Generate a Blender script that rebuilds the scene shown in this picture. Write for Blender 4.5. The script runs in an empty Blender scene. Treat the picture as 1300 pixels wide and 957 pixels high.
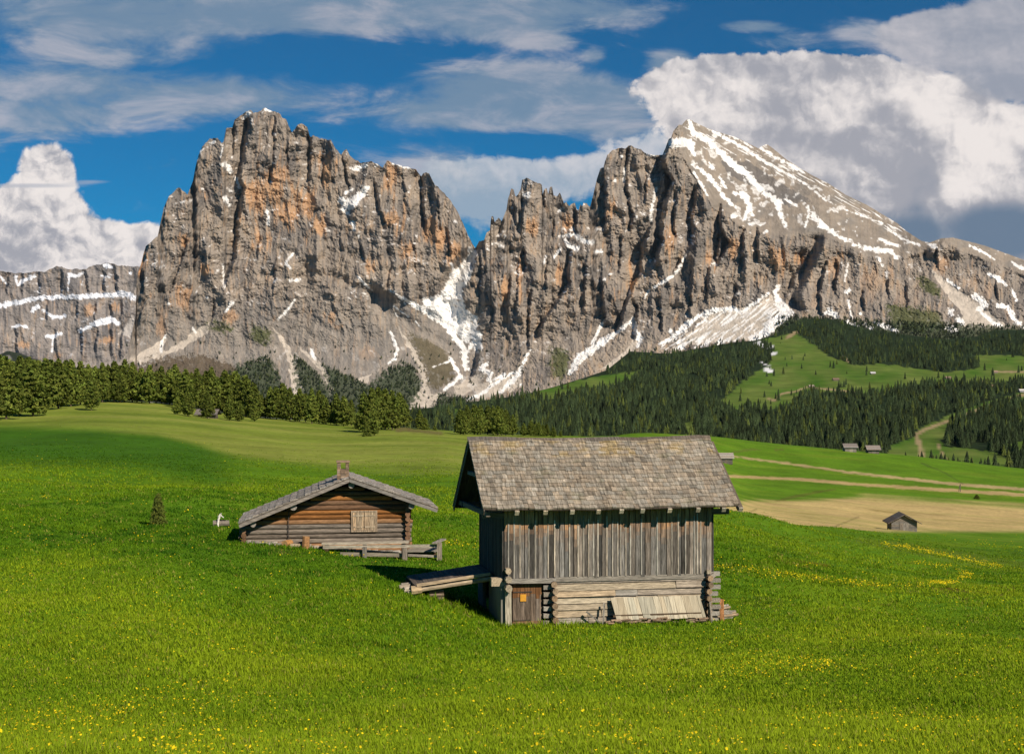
import bpy, math, random
import numpy as np
from mathutils import Vector, Matrix
rad = math.radians
sc = bpy.context.scene
COL = sc.collection

# ------------------------------------------------------------------ camera
F = 1693.0            # focal length in photo pixels (photo 1300 wide)
HZ = 505.0            # photo row of the horizon
ZC = 8.0              # height of the camera
cam = bpy.data.cameras.new("camera")
cam.sensor_width = 36.0
cam.lens = 36.0 * F / 1300.0
cam.shift_y = (HZ - 478.5) / 1300.0
cam.clip_start = 0.3
cam.clip_end = 60000.0
cam_ob = bpy.data.objects.new("camera", cam)
cam_ob.location = (0, 0, ZC)
cam_ob.rotation_euler = (rad(90), 0, 0)
COL.objects.link(cam_ob)
sc.camera = cam_ob

# ------------------------------------------------------------------ light and exposure
SUN_EL = rad(35)
SUN_AZ = rad(37)      # to the right of straight behind the camera
sun = bpy.data.lights.new("sun", 'SUN')
sun.energy = 4.9
sun.angle = rad(0.53)
sun.color = (1.0, 0.88, 0.72)
sun_ob = bpy.data.objects.new("sun", sun)
to_sun = Vector((math.sin(SUN_AZ) * math.cos(SUN_EL), -math.cos(SUN_AZ) * math.cos(SUN_EL), math.sin(SUN_EL)))
sun_ob.rotation_euler = to_sun.to_track_quat('Z', 'Y').to_euler()
COL.objects.link(sun_ob)
sc.view_settings.view_transform = 'Standard'
sc.view_settings.look = 'None'
sc.view_settings.exposure = 0.12
sc.view_settings.gamma = 1.0
sc.view_settings.use_curve_mapping = False
sc.cycles.max_bounces = 5
sc.cycles.diffuse_bounces = 2
sc.cycles.transmission_bounces = 2
sc.cycles.use_denoising = True

world = bpy.data.worlds.new("World")
sc.world = world
world.use_nodes = True
WT = world.node_tree
WT.nodes.clear()

class E:
    """tiny expression builder over Math nodes"""
    def __init__(s, v): s.v = v
    @staticmethod
    def op(kind, *a):
        n = WT.nodes.new('ShaderNodeMath'); n.operation = kind
        for i, x in enumerate(a):
            x = x.v if isinstance(x, E) else x
            if isinstance(x, (int, float)): n.inputs[i].default_value = x
            else: WT.links.new(x, n.inputs[i])
        return E(n.outputs[0])
    def __add__(s, o): return E.op('ADD', s, o)
    __radd__ = __add__
    def __sub__(s, o): return E.op('SUBTRACT', s, o)
    def __rsub__(s, o): return E.op('SUBTRACT', o, s)
    def __mul__(s, o): return E.op('MULTIPLY', s, o)
    __rmul__ = __mul__
    def __truediv__(s, o): return E.op('DIVIDE', s, o)
def emax(a, b): return E.op('MAXIMUM', a, b)
def emin(a, b): return E.op('MINIMUM', a, b)
def esmooth(x, a, b):
    n = WT.nodes.new('ShaderNodeMapRange'); n.interpolation_type = 'SMOOTHSTEP'
    WT.links.new(x.v, n.inputs[0]); n.inputs[1].default_value = a; n.inputs[2].default_value = b
    return E(n.outputs[0])
def vec(x, y, z=0.0):
    n = WT.nodes.new('ShaderNodeCombineXYZ')
    for i, q in enumerate((x, y, z)):
        if isinstance(q, E): WT.links.new(q.v, n.inputs[i])
        else: n.inputs[i].default_value = q
    return n.outputs[0]
def enoise(v, scale, detail, rough, dist=0.0, lac=2.0):
    n = WT.nodes.new('ShaderNodeTexNoise'); n.noise_dimensions = '3D'
    WT.links.new(v, n.inputs['Vector'])
    n.inputs['Scale'].default_value = scale; n.inputs['Detail'].default_value = detail
    n.inputs['Roughness'].default_value = rough; n.inputs['Distortion'].default_value = dist
    n.inputs['Lacunarity'].default_value = lac
    return E(n.outputs['Fac'])
def evor(v, scale, detail, rough):
    n = WT.nodes.new('ShaderNodeTexVoronoi'); n.voronoi_dimensions = '2D'; n.feature = 'SMOOTH_F1'
    n.normalize = True
    WT.links.new(v, n.inputs['Vector'])
    n.inputs['Scale'].default_value = scale; n.inputs['Detail'].default_value = detail
    n.inputs['Roughness'].default_value = rough; n.inputs['Smoothness'].default_value = 0.35
    return E(n.outputs['Distance'])
def ecol(rgb):
    n = WT.nodes.new('ShaderNodeRGB'); n.outputs[0].default_value = (*rgb, 1); return n.outputs[0]
def emix(f, a, b):
    n = WT.nodes.new('ShaderNodeMix'); n.data_type = 'RGBA'; n.clamp_factor = True
    if isinstance(f, E): WT.links.new(f.v, n.inputs[0])
    else: n.inputs[0].default_value = f
    for k, q in ((6, a), (7, b)): WT.links.new(q, n.inputs[k])
    return n.outputs[2]

tc = WT.nodes.new('ShaderNodeTexCoord')
sep = WT.nodes.new('ShaderNodeSeparateXYZ')
WT.links.new(tc.outputs['Generated'], sep.inputs[0])
dx, dy, dz = (E(sep.outputs[i]) for i in range(3))
fy = emax(dy, 0.2)
# direction in the sky (tangent of azimuth / elevation) in hundreds of a 1/1693 step
U = dx / fy * (F / 100.0) + 6.5
V = HZ / 100.0 - dz / fy * (F / 100.0)

nish = WT.nodes.new('ShaderNodeTexSky')
nish.sky_type = 'NISHITA'
nish.sun_disc = False
nish.sun_elevation = SUN_EL
nish.sun_rotation = math.pi - SUN_AZ
nish.altitude = 2000.0
nish.air_density = 1.0
nish.dust_density = 0.1
nish.ozone_density = 3.0
tint = WT.nodes.new('ShaderNodeMix'); tint.data_type = 'RGBA'; tint.blend_type = 'MULTIPLY'
tint.inputs[0].default_value = 1.0
WT.links.new(nish.outputs[0], tint.inputs[6])
tint.inputs[7].default_value = (0.03, 0.40, 0.58, 1)
SKY_K = 0.10
CK = 1.0 / SKY_K

def blobs(lst):
    """soft union of ellipses (cx, cy, rx, ry, weight) in photo-degree units"""
    tot = None
    for cx, cy, rx, ry, w in lst:
        a = (U - cx / 100.0) * (100.0 / rx); b = (V - cy / 100.0) * (100.0 / ry)
        q = emax(1.0 - (a * a + b * b), 0.0)
        q = q * q * w
        tot = q if tot is None else tot + q
    return tot

# thin high cloud, streaked level
wv = vec(U * 0.72 + V * 0.22, V * 2.1 - U * 0.13, 1.7)
wn = enoise(wv, 1.0, 10, 0.63, 0.35)
wn2 = enoise(vec(U * 0.35, V * 0.9, 5.2), 1.0, 3, 0.5)
cover = blobs([(150, 20, 420, 70, .34), (480, 5, 330, 60, .34), (760, 12, 160, 40, .24), (120, 110, 330, 70, .28),
               (330, 130, 200, 45, .22), (650, 120, 230, 62, .42), (560, 150, 200, 30, .2), (770, 150, 120, 60, .28), (850, 80, 55, 26, .35),
               (650, 40, 130, 28, .24), (690, 55, 60, 14, .2), (960, 33, 70, 14, .3), (1000, 52, 60, 22, .16), (60, 160, 160, 40, .18),
               (250, 205, 250, 25, .1), (1090, 40, 60, 26, .18), (755, 70, 26, 16, .22), (560, 210, 130, 60, .2)])
wisp = esmooth(wn * 1.15 + wn2 * 0.30 + cover * 1.6, 0.80, 1.16) * 0.76
wisp_c = emix(esmooth(wn, .42, .72), ecol((.19 * CK, .27 * CK, .36 * CK)), ecol((.48 * CK, .465 * CK, .50 * CK)))

# heaped cloud
cv = vec(U, V, 0.0)
warp = enoise(vec(U, V, 3.3), 2.2, 4, 0.55)
warp2 = enoise(vec(U, V, 8.3), 2.2, 4, 0.55)
bu = U + (warp - 0.5) * 0.35; bv = V + (warp2 - 0.5) * 0.35
def billow(du, dv):
    p = vec(bu + du, bv + dv)
    return (1.0 - evor(p, 3.1, 5, 0.58)) * 0.7 + enoise(vec(bu + du, bv + dv, 2.0), 3.4, 8, 0.64) * 0.5
b0 = billow(0, 0)
def soft(du, dv):
    p = vec(bu + du, bv + dv)
    return (1.0 - evor(p, 1.7, 2, 0.45)) * 0.8 + enoise(vec(bu + du, bv + dv, 2.0), 2.2, 3, 0.5) * 0.45
emboss = (soft(0, 0) - soft(0.10, -0.10)) * 0.8 + (b0 - billow(0.05, -0.06)) * 0.7
bil = b0 - 0.8
left = [(60, 212, 52, 48, 1.3), (58, 250, 70, 62, 1.2), (20, 275, 70, 60, 1.2), (80, 300, 95, 60, 1.3), (150, 315, 85, 46, 1.2),
        (40, 335, 130, 60, 1.5), (195, 312, 60, 40, 1.0), (120, 345, 130, 40, 1.4), (-60, 300, 120, 90, 1.3)]
right = [(880, 112, 130, 60, 1.1), (960, 120, 150, 75, 1.4), (1050, 110, 150, 62, 1.3), (1130, 135, 140, 80, 1.4), (1210, 165, 110, 95, 1.3),
         (1260, 200, 120, 100, 1.4), (1300, 250, 140, 120, 1.4), (1000, 180, 170, 90, 1.4), (1150, 250, 170, 110, 1.5), (1250, 300, 200, 60, 1.4),
         (900, 160, 110, 60, .9), (1380, 200, 120, 120, 1.4)]
mid = [(610, 222, 110, 50, 1.0), (700, 225, 150, 45, 1.1), (640, 260, 130, 55, 1.0), (790, 205, 90, 42, 1.1), (560, 240, 60, 40, .6), (840, 180, 60, 30, .8)]
upr = [(1220, 60, 150, 60, 1.2), (1300, 40, 170, 80, 1.4), (1290, 105, 90, 55, 1.1), (1170, 40, 80, 35, .8), (1255, 100, 40, 30, .7)]
hl = blobs(left); hr = blobs(right); hm = blobs(mid); hu = blobs(upr)
aL = esmooth(hl + bil * 1.25 + (wn - .5) * .3, .26, .58)
aR = esmooth(hr + bil * 1.2 + (wn - .5) * .5, .30, .54)
aM = esmooth(hm + bil * 1.3 + (wn - .5) * 1.6, .30, .74) * 0.88
aU = esmooth(hu + bil * 0.8 + (wn - .5) * 1.3, .30, .70) * 0.93
# where each heap lies thick (grey) or catches the sun (white)
lump = blobs([(1130, 162, 66, 62, 1.0), (1150, 205, 62, 70, 1.0), (1140, 240, 75, 60, .9), (1080, 215, 95, 75, .75), (990, 175, 90, 45, .5)])
lumpm = esmooth(lump + bil * 1.5 + (wn - .5) * .9, .16, .62)
dark = blobs([(1240, 305, 200, 62, 1.0), (1135, 290, 80, 40, .6), (1310, 285, 120, 55, .7), (1175, 235, 45, 50, .35), (960, 85, 150, 30, .35), (1080, 90, 120, 26, .3)])
brt = blobs([(935, 130, 70, 40, .5), (1190, 125, 50, 50, .5), (1240, 190, 70, 70, .6), (1215, 235, 70, 40, .5), (1050, 145, 50, 30, .35), (1290, 160, 60, 60, .4)])
WHITE = ecol((.80 * CK, .745 * CK, .72 * CK)); GREY = ecol((.34 * CK, .345 * CK, .39 * CK)); SLATE = ecol((.11 * CK, .175 * CK, .265 * CK))
shR = 0.62 + emboss * 1.2 + brt * 0.6 - lumpm * 0.26 - dark * 0.45 + (enoise(vec(U, V, 4.4), 1.1, 5, .5) - .5) * 1.3
cR = emix(esmooth(shR, .30, 1.0), GREY, WHITE)
cR = emix(esmooth(dark * 1.0 + lumpm * .06 - shR * .45 + bil * .7 + (wn2 - .5) * .8, .12, 1.0) * .9, cR, SLATE)
shL = 0.72 + emboss * 1.5 + (b0 - billow(0.09, -0.10)) * 0.8 - blobs([(0, 320, 120, 50, .35), (20, 300, 50, 30, .2)])
cL = emix(esmooth(shL, .25, .95), GREY, WHITE)
band = blobs([(40, 236, 120, 6, .8), (112, 231, 50, 5, .6)])
cM = emix(esmooth(0.5 + emboss * 1.2 + blobs([(700, 205, 160, 40, .3), (800, 190, 80, 40, .4)]) - blobs([(620, 270, 130, 50, .4)]), .2, 1.1), ecol((.30 * CK, .38 * CK, .47 * CK)), ecol((.62 * CK, .61 * CK, .63 * CK)))
cU = emix(esmooth(0.4 + emboss * .9 + (wn - .5) * 1.5, .1, 1.0), ecol((.31 * CK, .33 * CK, .39 * CK)), ecol((.52 * CK, .50 * CK, .53 * CK)))

ahead = esmooth(dy, 0.05, 0.3)
s = tint.outputs[2]
s = emix(wisp * ahead, s, wisp_c)
s = emix(aM * ahead, s, cM)
s = emix(aL * ahead, s, cL)
s = emix(esmooth(band + (wn - .5) * .5, .2, .9) * .8 * ahead, s, ecol((.42 * CK, .44 * CK, .50 * CK)))
s = emix(aR * ahead, s, cR)
s = emix(aU * ahead, s, cU)
bg = WT.nodes.new('ShaderNodeBackground')
WT.links.new(s, bg.inputs[0]); bg.inputs[1].default_value = SKY_K
wo = WT.nodes.new('ShaderNodeOutputWorld')
WT.links.new(bg.outputs[0], wo.inputs[0])
world.cycles.sampling_method = 'MANUAL'
world.cycles.sample_map_resolution = 256

# ------------------------------------------------------------------ helpers
def at(px, py, d):
    return Vector(((px - 650.0) / F * d, d, ZC - (py - HZ) / F * d))
def tag(o, label=None, cat=None, group=None, kind=None):
    if label: o["label"] = label
    if cat: o["category"] = cat
    if group: o["group"] = group
    if kind: o["kind"] = kind
    return o
def thing(name, label, cat, loc, rz=0.0, group=None):
    o = bpy.data.objects.new(name, None)
    o.empty_display_size = 0.3
    o.location = loc; o.rotation_euler = (0, 0, rz)
    COL.objects.link(o)
    return tag(o, label, cat, group)
def add(name, me, parent=None):
    o = bpy.data.objects.new(name, me); COL.objects.link(o)
    if parent: o.parent = parent
    return o
def mesh_np(name, verts, faces, col=None, mat=None, smooth=False):
    """verts (n,3); faces (m,3|4) int; col (n,3)"""
    me = bpy.data.meshes.new(name)
    n, m, k = len(verts), len(faces), faces.shape[1]
    me.vertices.add(n); me.vertices.foreach_set('co', np.ascontiguousarray(verts, dtype=np.float32).ravel())
    me.loops.add(m * k); me.loops.foreach_set('vertex_index', np.ascontiguousarray(faces, dtype=np.int32).ravel())
    me.polygons.add(m); me.polygons.foreach_set('loop_start', np.arange(0, m * k, k, dtype=np.int32))
    if smooth: me.polygons.foreach_set('use_smooth', np.ones(m, dtype=bool))
    else: me.polygons.foreach_set('use_smooth', np.zeros(m, dtype=bool))
    me.update(calc_edges=True)
    if col is not None:
        a = me.attributes.new('tone', 'FLOAT_COLOR', 'POINT')
        c = np.ones((n, 4), dtype=np.float32); c[:, :3] = col
        a.data.foreach_set('color', c.ravel())
    if mat: me.materials.append(mat)
    return me
def grid_faces(nr, nc):
    i = np.arange(nr * nc, dtype=np.int32).reshape(nr, nc)
    return np.stack([i[:-1, :-1], i[1:, :-1], i[1:, 1:], i[:-1, 1:]], -1).reshape(-1, 4)

_rg = np.random.default_rng(7)
_perm = np.concatenate([_rg.permutation(256)] * 2).astype(np.int32)
_ga = np.linspace(0, 2 * np.pi, 256, endpoint=False)
_gx, _gy = np.cos(_ga), np.sin(_ga)
def perlin(x, y, seed=0):
    x = x + seed * 17.37; y = y + seed * 9.71
    xi = np.floor(x).astype(np.int64); yi = np.floor(y).astype(np.int64)
    xf = x - xi; yf = y - yi
    u = xf * xf * xf * (xf * (xf * 6 - 15) + 10); v = yf * yf * yf * (yf * (yf * 6 - 15) + 10)
    def g(ix, iy, fx, fy):
        h = _perm[(_perm[ix & 255] + iy) & 255]
        return _gx[h] * fx + _gy[h] * fy
    a = g(xi, yi, xf, yf); b = g(xi + 1, yi, xf - 1, yf)
    c = g(xi, yi + 1, xf, yf - 1); d = g(xi + 1, yi + 1, xf - 1, yf - 1)
    return ((a + u * (b - a)) + v * ((c + u * (d - c)) - (a + u * (b - a)))) * 1.4
def fbm(x, y, oct=4, seed=0, rough=0.5):
    t = 0; a = 1.0; s = 0
    for o in range(oct):
        t = t + a * perlin(x * 2 ** o, y * 2 ** o, seed + o * 3); s += a; a *= rough
    return t / s
def ridged(x, y, seed=0): return 1.0 - 2.0 * np.abs(perlin(x, y, seed))
def sstep(x, a, b):
    t = np.clip((x - a) / (b - a), 0, 1); return t * t * (3 - 2 * t)
def inpoly(px, py, poly):
    r = np.zeros(px.shape, bool); n = len(poly)
    for i in range(n):
        x0, y0 = poly[i]; x1, y1 = poly[(i + 1) % n]
        if y0 == y1: continue
        c = ((y0 > py) != (y1 > py)) & (px < (x1 - x0) * (py - y0) / (y1 - y0) + x0)
        r ^= c
    return r
def segdist(px, py, pts):
    """distance to a polyline minus its local half width; pts (x,y,w)"""
    best = np.full(px.shape, 1e9)
    if len(pts) == 1: pts = [pts[0], (pts[0][0] + .01, pts[0][1], pts[0][2])]
    for (x0, y0, w0), (x1, y1, w1) in zip(pts[:-1], pts[1:]):
        vx, vy = x1 - x0, y1 - y0
        t = np.clip(((px - x0) * vx + (py - y0) * vy) / (vx * vx + vy * vy + 1e-9), 0, 1)
        d = np.hypot(px - x0 - t * vx, py - y0 - t * vy) - (w0 + t * (w1 - w0))
        best = np.minimum(best, d)
    return best

# ------------------------------------------------------------------ materials
def nmat(name):
    m = bpy.data.materials.new(name); m.use_nodes = True
    nt = m.node_tree; nt.nodes.clear()
    out = nt.nodes.new('ShaderNodeOutputMaterial'); p = nt.nodes.new('ShaderNodeBsdfPrincipled')
    nt.links.new(p.outputs[0], out.inputs[0])
    p.inputs['Roughness'].default_value = 0.85
    p.inputs['Specular IOR Level'].default_value = 0.2
    return m, nt, p, out
def tone_mat(name, scale=(1, 1, 1), lo=0.7, hi=1.25, detail=4, rough=0.85, bump=0.0, bscale=None, spec=0.2, coords='Object', second=None, use_attr=True, base=(.5, .5, .5)):
    """colour of the piece (attribute 'tone') broken up by stretched noise"""
    m, nt, p, out = nmat(name)
    p.inputs['Roughness'].default_value = rough; p.inputs['Specular IOR Level'].default_value = spec
    if use_attr:
        a = nt.nodes.new('ShaderNodeAttribute'); a.attribute_name = 'tone'; c = a.outputs['Color']
    else:
        a = nt.nodes.new('ShaderNodeRGB'); a.outputs[0].default_value = (*base, 1); c = a.outputs[0]
    tcn = nt.nodes.new('ShaderNodeTexCoord'); mp = nt.nodes.new('ShaderNodeMapping')
    nt.links.new(tcn.outputs[coords], mp.inputs[0]); mp.inputs['Scale'].default_value = scale
    last = None
    for k, (sca, dl) in enumerate([(1.0, detail)] + ([second] if second else [])):
        nz = nt.nodes.new('ShaderNodeTexNoise'); nz.inputs['Scale'].default_value = sca; nz.inputs['Detail'].default_value = dl
        nz.inputs['Roughness'].default_value = 0.62
        nt.links.new(mp.outputs[0], nz.inputs[0])
        mr = nt.nodes.new('ShaderNodeMapRange'); mr.inputs[1].default_value = 0.3; mr.inputs[2].default_value = 0.7
        mr.inputs[3].default_value = lo; mr.inputs[4].default_value = hi
        nt.links.new(nz.outputs['Fac'], mr.inputs[0])
        mx = nt.nodes.new('ShaderNodeMix'); mx.data_type = 'RGBA'; mx.blend_type = 'MULTIPLY'; mx.inputs[0].default_value = 1
        nt.links.new(c, mx.inputs[6]); nt.links.new(mr.outputs[0], mx.inputs[7]); c = mx.outputs[2]
        last = nz
    nt.links.new(c, p.inputs['Base Color'])
    if bump:
        bn = nt.nodes.new('ShaderNodeBump'); bn.inputs['Strength'].default_value = bump; bn.inputs['Distance'].default_value = 0.02
        nt.links.new(last.outputs['Fac'], bn.inputs['Height']); nt.links.new(bn.outputs[0], p.inputs['Normal'])
    return m
def leaf_mat(name, transl=0.25):
    m, nt, p, out = nmat(name)
    a = nt.nodes.new('ShaderNodeAttribute'); a.attribute_name = 'tone'
    oi = nt.nodes.new('ShaderNodeObjectInfo')
    mr = nt.nodes.new('ShaderNodeMapRange'); mr.inputs[3].default_value = .75; mr.inputs[4].default_value = 1.3
    nt.links.new(oi.outputs['Random'], mr.inputs[0])
    mx = nt.nodes.new('ShaderNodeMix'); mx.data_type = 'RGBA'; mx.blend_type = 'MULTIPLY'; mx.inputs[0].default_value = 1
    nt.links.new(a.outputs['Color'], mx.inputs[6]); nt.links.new(mr.outputs[0], mx.inputs[7])
    p.inputs['Roughness'].default_value = .8; p.inputs['Specular IOR Level'].default_value = .1
    nt.links.new(mx.outputs[2], p.inputs['Base Color'])
    t = nt.nodes.new('ShaderNodeBsdfTranslucent'); nt.links.new(mx.outputs[2], t.inputs[0])
    ms = nt.nodes.new('ShaderNodeMixShader'); ms.inputs[0].default_value = transl
    nt.links.new(p.outputs[0], ms.inputs[1]); nt.links.new(t.outputs[0], ms.inputs[2]); nt.links.new(ms.outputs[0], out.inputs[0])
    return m
M_rock = tone_mat("rock", (.03, .03, .012), .82, 1.16, 5, .95, spec=0.05)
M_ground = tone_mat("meadow_ground", (1, 1, 1), .8, 1.2, 6, .95, spec=.05, second=(.08, 4))
M_hill = tone_mat("hill_ground", (.02, .02, .02), .75, 1.25, 6, .95, spec=.05)
M_grass = leaf_mat("grass_blades", .35)
M_petal = leaf_mat("petals", .2)
M_needle = leaf_mat("needles", .2)
M_spruce = leaf_mat("spruce_needles", .1)
M_bark = tone_mat("bark", (6, 6, 1.5), .6, 1.3, 4, .95, use_attr=False, base=(.09, .065, .05))
M_wood_v = tone_mat("weathered_boards", (24, 24, 1.3), .36, 1.5, 6, .9, bump=.5, second=(2.5, 5))
M_wood_h = tone_mat("weathered_logs", (1.8, 16, 22), .5, 1.4, 5, .9, bump=.5, second=(3, 5))
M_wood_y = tone_mat("weathered_beams", (22, 1.6, 22), .5, 1.4, 5, .9, bump=.5)
M_shingle = tone_mat("wood_shingles", (26, 3, 3), .58, 1.35, 5, .9, bump=.3, second=(.6, 4))
M_conc = tone_mat("concrete", (3, 3, 1.5), .8, 1.15, 6, .9, use_attr=False, base=(.21, .205, .175), bump=.1)
M_stone = tone_mat("stone", (5, 5, 5), .6, 1.3, 6, .9, bump=.6)
M_iron = tone_mat("iron", (9, 9, 9), .7, 1.2, 3, .5, use_attr=False, base=(.06, .05, .045))
# ------------------------------------------------------------------ near terrain (meadow)
GC = {  # bearing (photo column): (distance, photo row)
 -900: [(25,868),(48,690),(100,590),(220,525),(330,500),(450,480),(900,470)],
 -300: [(25,868),(48,692),(100,592),(220,528),(330,508),(450,492),(900,520)],
 0:   [(25,868),(36,766),(48,702),(100,603),(160,562),(220,540),(280,527),(330,519),(430,511),(600,530),(1000,560)],
 110: [(25,868),(36,764),(48,705),(62,668),(100,607),(160,562),(220,537),(290,522),(340,512),(420,508),(600,535),(1000,570)],
 200: [(25,868),(36,766),(48,704),(62,660),(100,610),(160,566),(220,541),(290,525),(340,516),(420,512),(600,545),(1000,575)],
 300: [(28,868),(44,755),(58,684),(100,615),(160,576),(220,552),(290,537),(340,531),(400,527),(600,560),(1000,580)],
 430: [(28,868),(44,752),(58,694),(100,625),(160,586),(220,562),(290,547),(340,541),(420,537),(600,566),(1000,585)],
 530: [(28,868),(45,756),(58,701),(100,632),(160,586),(220,560),(270,549),(330,546),(420,544),(600,575),(1000,590)],
 565: [(28,868),(45,768),(58,706),(85,650),(150,590),(240,556),(300,549),(380,546),(600,580),(1000,590)],
 600: [(28,868),(45,783),(49,762),(60,712),(85,653),(150,595),(240,560),(300,552),(380,549),(600,582),(1000,595)],
 640: [(28,868),(43.5,798),(49,770),(60,716),(85,657),(150,598),(240,563),(300,554),(400,552),(600,585),(1000,600)],
 720: [(28,868),(44,798),(49,771),(60,720),(85,662),(150,606),(240,568),(320,556),(400,554),(600,590),(1000,605)],
 810: [(28,868),(44,797),(60,722),(85,668),(150,612),(250,572),(400,554),(500,549.5),(620,552),(1000,610)],
 900: [(28,868),(44,795),(60,727),(80,682),(110,652),(130,650),(180,640),(260,620),(330,606),(440,586),(500,566),(560,554),(640,556),(1000,615)],
 950: [(28,868),(44,793),(60,731),(80,692),(100,668),(118,656),(150,664),(200,654),(230,649),(260,643),(320,630),(380,617),(440,600),(500,580),(560,560),(640,562),(1000,625)],
 1050:[(28,868),(44,801),(60,746),(80,712),(100,690),(125,675),(150,669),(180,673),(220,665),(260,656),(320,639),(380,622),(440,606),(500,588),(560,570),(640,572),(1000,640)],
 1150:[(28,870),(44,805),(60,756),(80,724),(100,706),(130,690),(170,678),(200,675),(240,673),(290,661),(330,649),(380,629),(440,612),(500,595),(560,579),(640,581),(1000,650)],
 1300:[(28,872),(44,810),(60,765),(80,740),(100,723),(130,705),(170,693),(220,686),(260,681),(300,669),(340,655),(390,635),(440,620),(500,608),(560,596),(640,598),(1000,660)],
 1600:[(28,876),(44,816),(60,772),(80,748),(100,732),(130,714),(170,702),(220,694),(260,690),(300,680),(340,668),(390,650),(440,636),(500,624),(560,614),(640,616),(1000,670)],
 2300:[(28,880),(44,820),(60,776),(80,750),(100,734),(130,716),(170,704),(220,696),(300,682),(390,655),(560,625),(640,626),(1000,670)],
}
_ld = np.linspace(math.log(1.5), math.log(1000.0), 760)
_cp = np.arange(-900, 2301, 10.0)
def _pchip(x, y, q):
    h = np.diff(x); dl = np.diff(y) / h
    m = np.zeros_like(y); m[0] = dl[0]; m[-1] = dl[-1]
    for i in range(1, len(x) - 1):
        if dl[i - 1] * dl[i] > 0:
            w1 = 2 * h[i] + h[i - 1]; w2 = h[i] + 2 * h[i - 1]
            m[i] = (w1 + w2) / (w1 / dl[i - 1] + w2 / dl[i])
    k = np.clip(np.searchsorted(x, q) - 1, 0, len(x) - 2); t = (q - x[k]) / h[k]
    return ((1 + 2 * t) * (1 - t) ** 2 * y[k] + t * (1 - t) ** 2 * h[k] * m[k] + t * t * (3 - 2 * t) * y[k + 1] + t * t * (t - 1) * h[k] * m[k + 1])
_keys = sorted(GC)
_tab = []
for k in _keys:
    pts = [(1.5, None, 1.7), (5, None, 2.2), (9, None, 2.9), (14, None, 3.72)]
    pts = [(d, dep) for d, _, dep in pts] + [(d, (y - HZ) / F * d) for d, y in GC[k]]
    x = np.log(np.array([p[0] for p in pts])); y = np.array([p[1] for p in pts])
    _tab.append(_pchip(x, y, _ld))
_tab = np.array(_tab)                                  # depth below the eye, (column, distance)
_full = np.zeros((len(_cp), len(_ld)))
for j in range(len(_ld)):
    _full[:, j] = _pchip(np.array(_keys, float), _tab[:, j], _cp)
def _blur(a, n, axis):
    k = np.hanning(2 * n + 3)[1:-1]; k /= k.sum()
    p = np.pad(a, [(n, n) if i == axis else (0, 0) for i in range(2)], mode='edge')
    return np.apply_along_axis(lambda v: np.convolve(v, k, mode='valid'), axis, p)
_full = _blur(_blur(_full, 2, 0), 6, 1)
def depth_pd(px, d):
    """depth of the ground below the eye at bearing px and forward distance d"""
    px = np.clip(np.asarray(px, float), -899, 2299); l = np.log(np.clip(np.asarray(d, float), 1.51, 999))
    i = (px + 900) / 10.0; j = (l - _ld[0]) / (_ld[1] - _ld[0])
    i0 = np.floor(i).astype(int); j0 = np.clip(np.floor(j).astype(int), 0, len(_ld) - 2); fi = i - i0; fj = j - j0
    i0 = np.clip(i0, 0, len(_cp) - 2)
    a = _full[i0, j0] * (1 - fj) + _full[i0, j0 + 1] * fj; b = _full[i0 + 1, j0] * (1 - fj) + _full[i0 + 1, j0 + 1] * fj
    r = a * (1 - fi) + b * fi
    X = (px - 650) / F * d; d = np.asarray(d, float)
    away = sstep(np.hypot((X - 3) / 1.3, d - 46), 6, 13) * sstep(np.hypot(X + 8, d - 58), 6.5, 13)
    r = r + away * (.70 * perlin(X / 16.0, d / 19.0, 13) + .16 * perlin(X / 5.0, d / 5.0, 14)) * sstep(d, 16, 26) * (1 - sstep(d, 100, 160))
    r = r + .28 * np.exp(-((X + 5.6) / 2.6) ** 2 - ((d - 56.4) / 1.5) ** 2)
    r = r + .10 * perlin(X / 7.0, d / 7.0, 3) * sstep(d, 8, 20) * (d < 2000) + .04 * perlin(X / 2.2, d / 2.2, 4)
    r = r + .5 * perlin(X / 40.0, d / 40.0, 5) * sstep(d, 90, 200) * (1 - sstep(d, 450, 600)) + .22 * perlin(X / 18.0, d / 26.0, 8) * sstep(d, 50, 80) * (1 - sstep(d, 200, 300))
    return r
def gz(X, Y):
    X = np.asarray(X, float); Y = np.asarray(Y, float)
    return ZC - depth_pd(650 + X / np.maximum(Y, 1e-3) * F, Y)
def gzf(X, Y): return float(gz(np.array([X]), np.array([Y]))[0])
_dd = np.exp(_ld)
def d_at(px, y):
    """nearest visible ground distance whose photo row is y"""
    rows = HZ + depth_pd(np.full(len(_dd), px), _dd) / _dd * F
    k = np.where((rows <= y) & (_dd > 12))[0]
    if len(k) == 0:
        m = (_dd > 12) & (_dd < 650); return float(_dd[m][np.argmin(rows[m])])
    return float(_dd[k[0]])

GPX = np.unique(np.concatenate([np.arange(-900, -60, 30.0), np.arange(-60, 1360, 2.0), np.arange(1360, 2301, 30.0)]))
GD = np.exp(np.linspace(math.log(1.6), math.log(990.0), 900))
PXg, Dg = np.meshgrid(GPX, GD)
dep = depth_pd(PXg, Dg)
PYg = HZ + dep / Dg * F
Xg = (PXg - 650) / F * Dg
col = np.empty(PXg.shape + (3,))
n1 = fbm(Xg / 9, Dg / 9, 4, 11); n2 = fbm(Xg / 35, Dg / 60, 3, 21); n3 = fbm(Xg / 2.0, Dg / 3.5, 3, 31); nst = fbm(Xg / 120 + Dg / 300, Dg / 14, 3, 41)
def lay(mask, c): 
    global col
    mask = np.clip(mask, 0, 1)[..., None]; col = col * (1 - mask) + np.array(c) * mask
col[:] = (.092, .19, .008)
lay(sstep(n1 + .5 * n2, -.1, .6) * .7, (.17, .25, .010))
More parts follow.
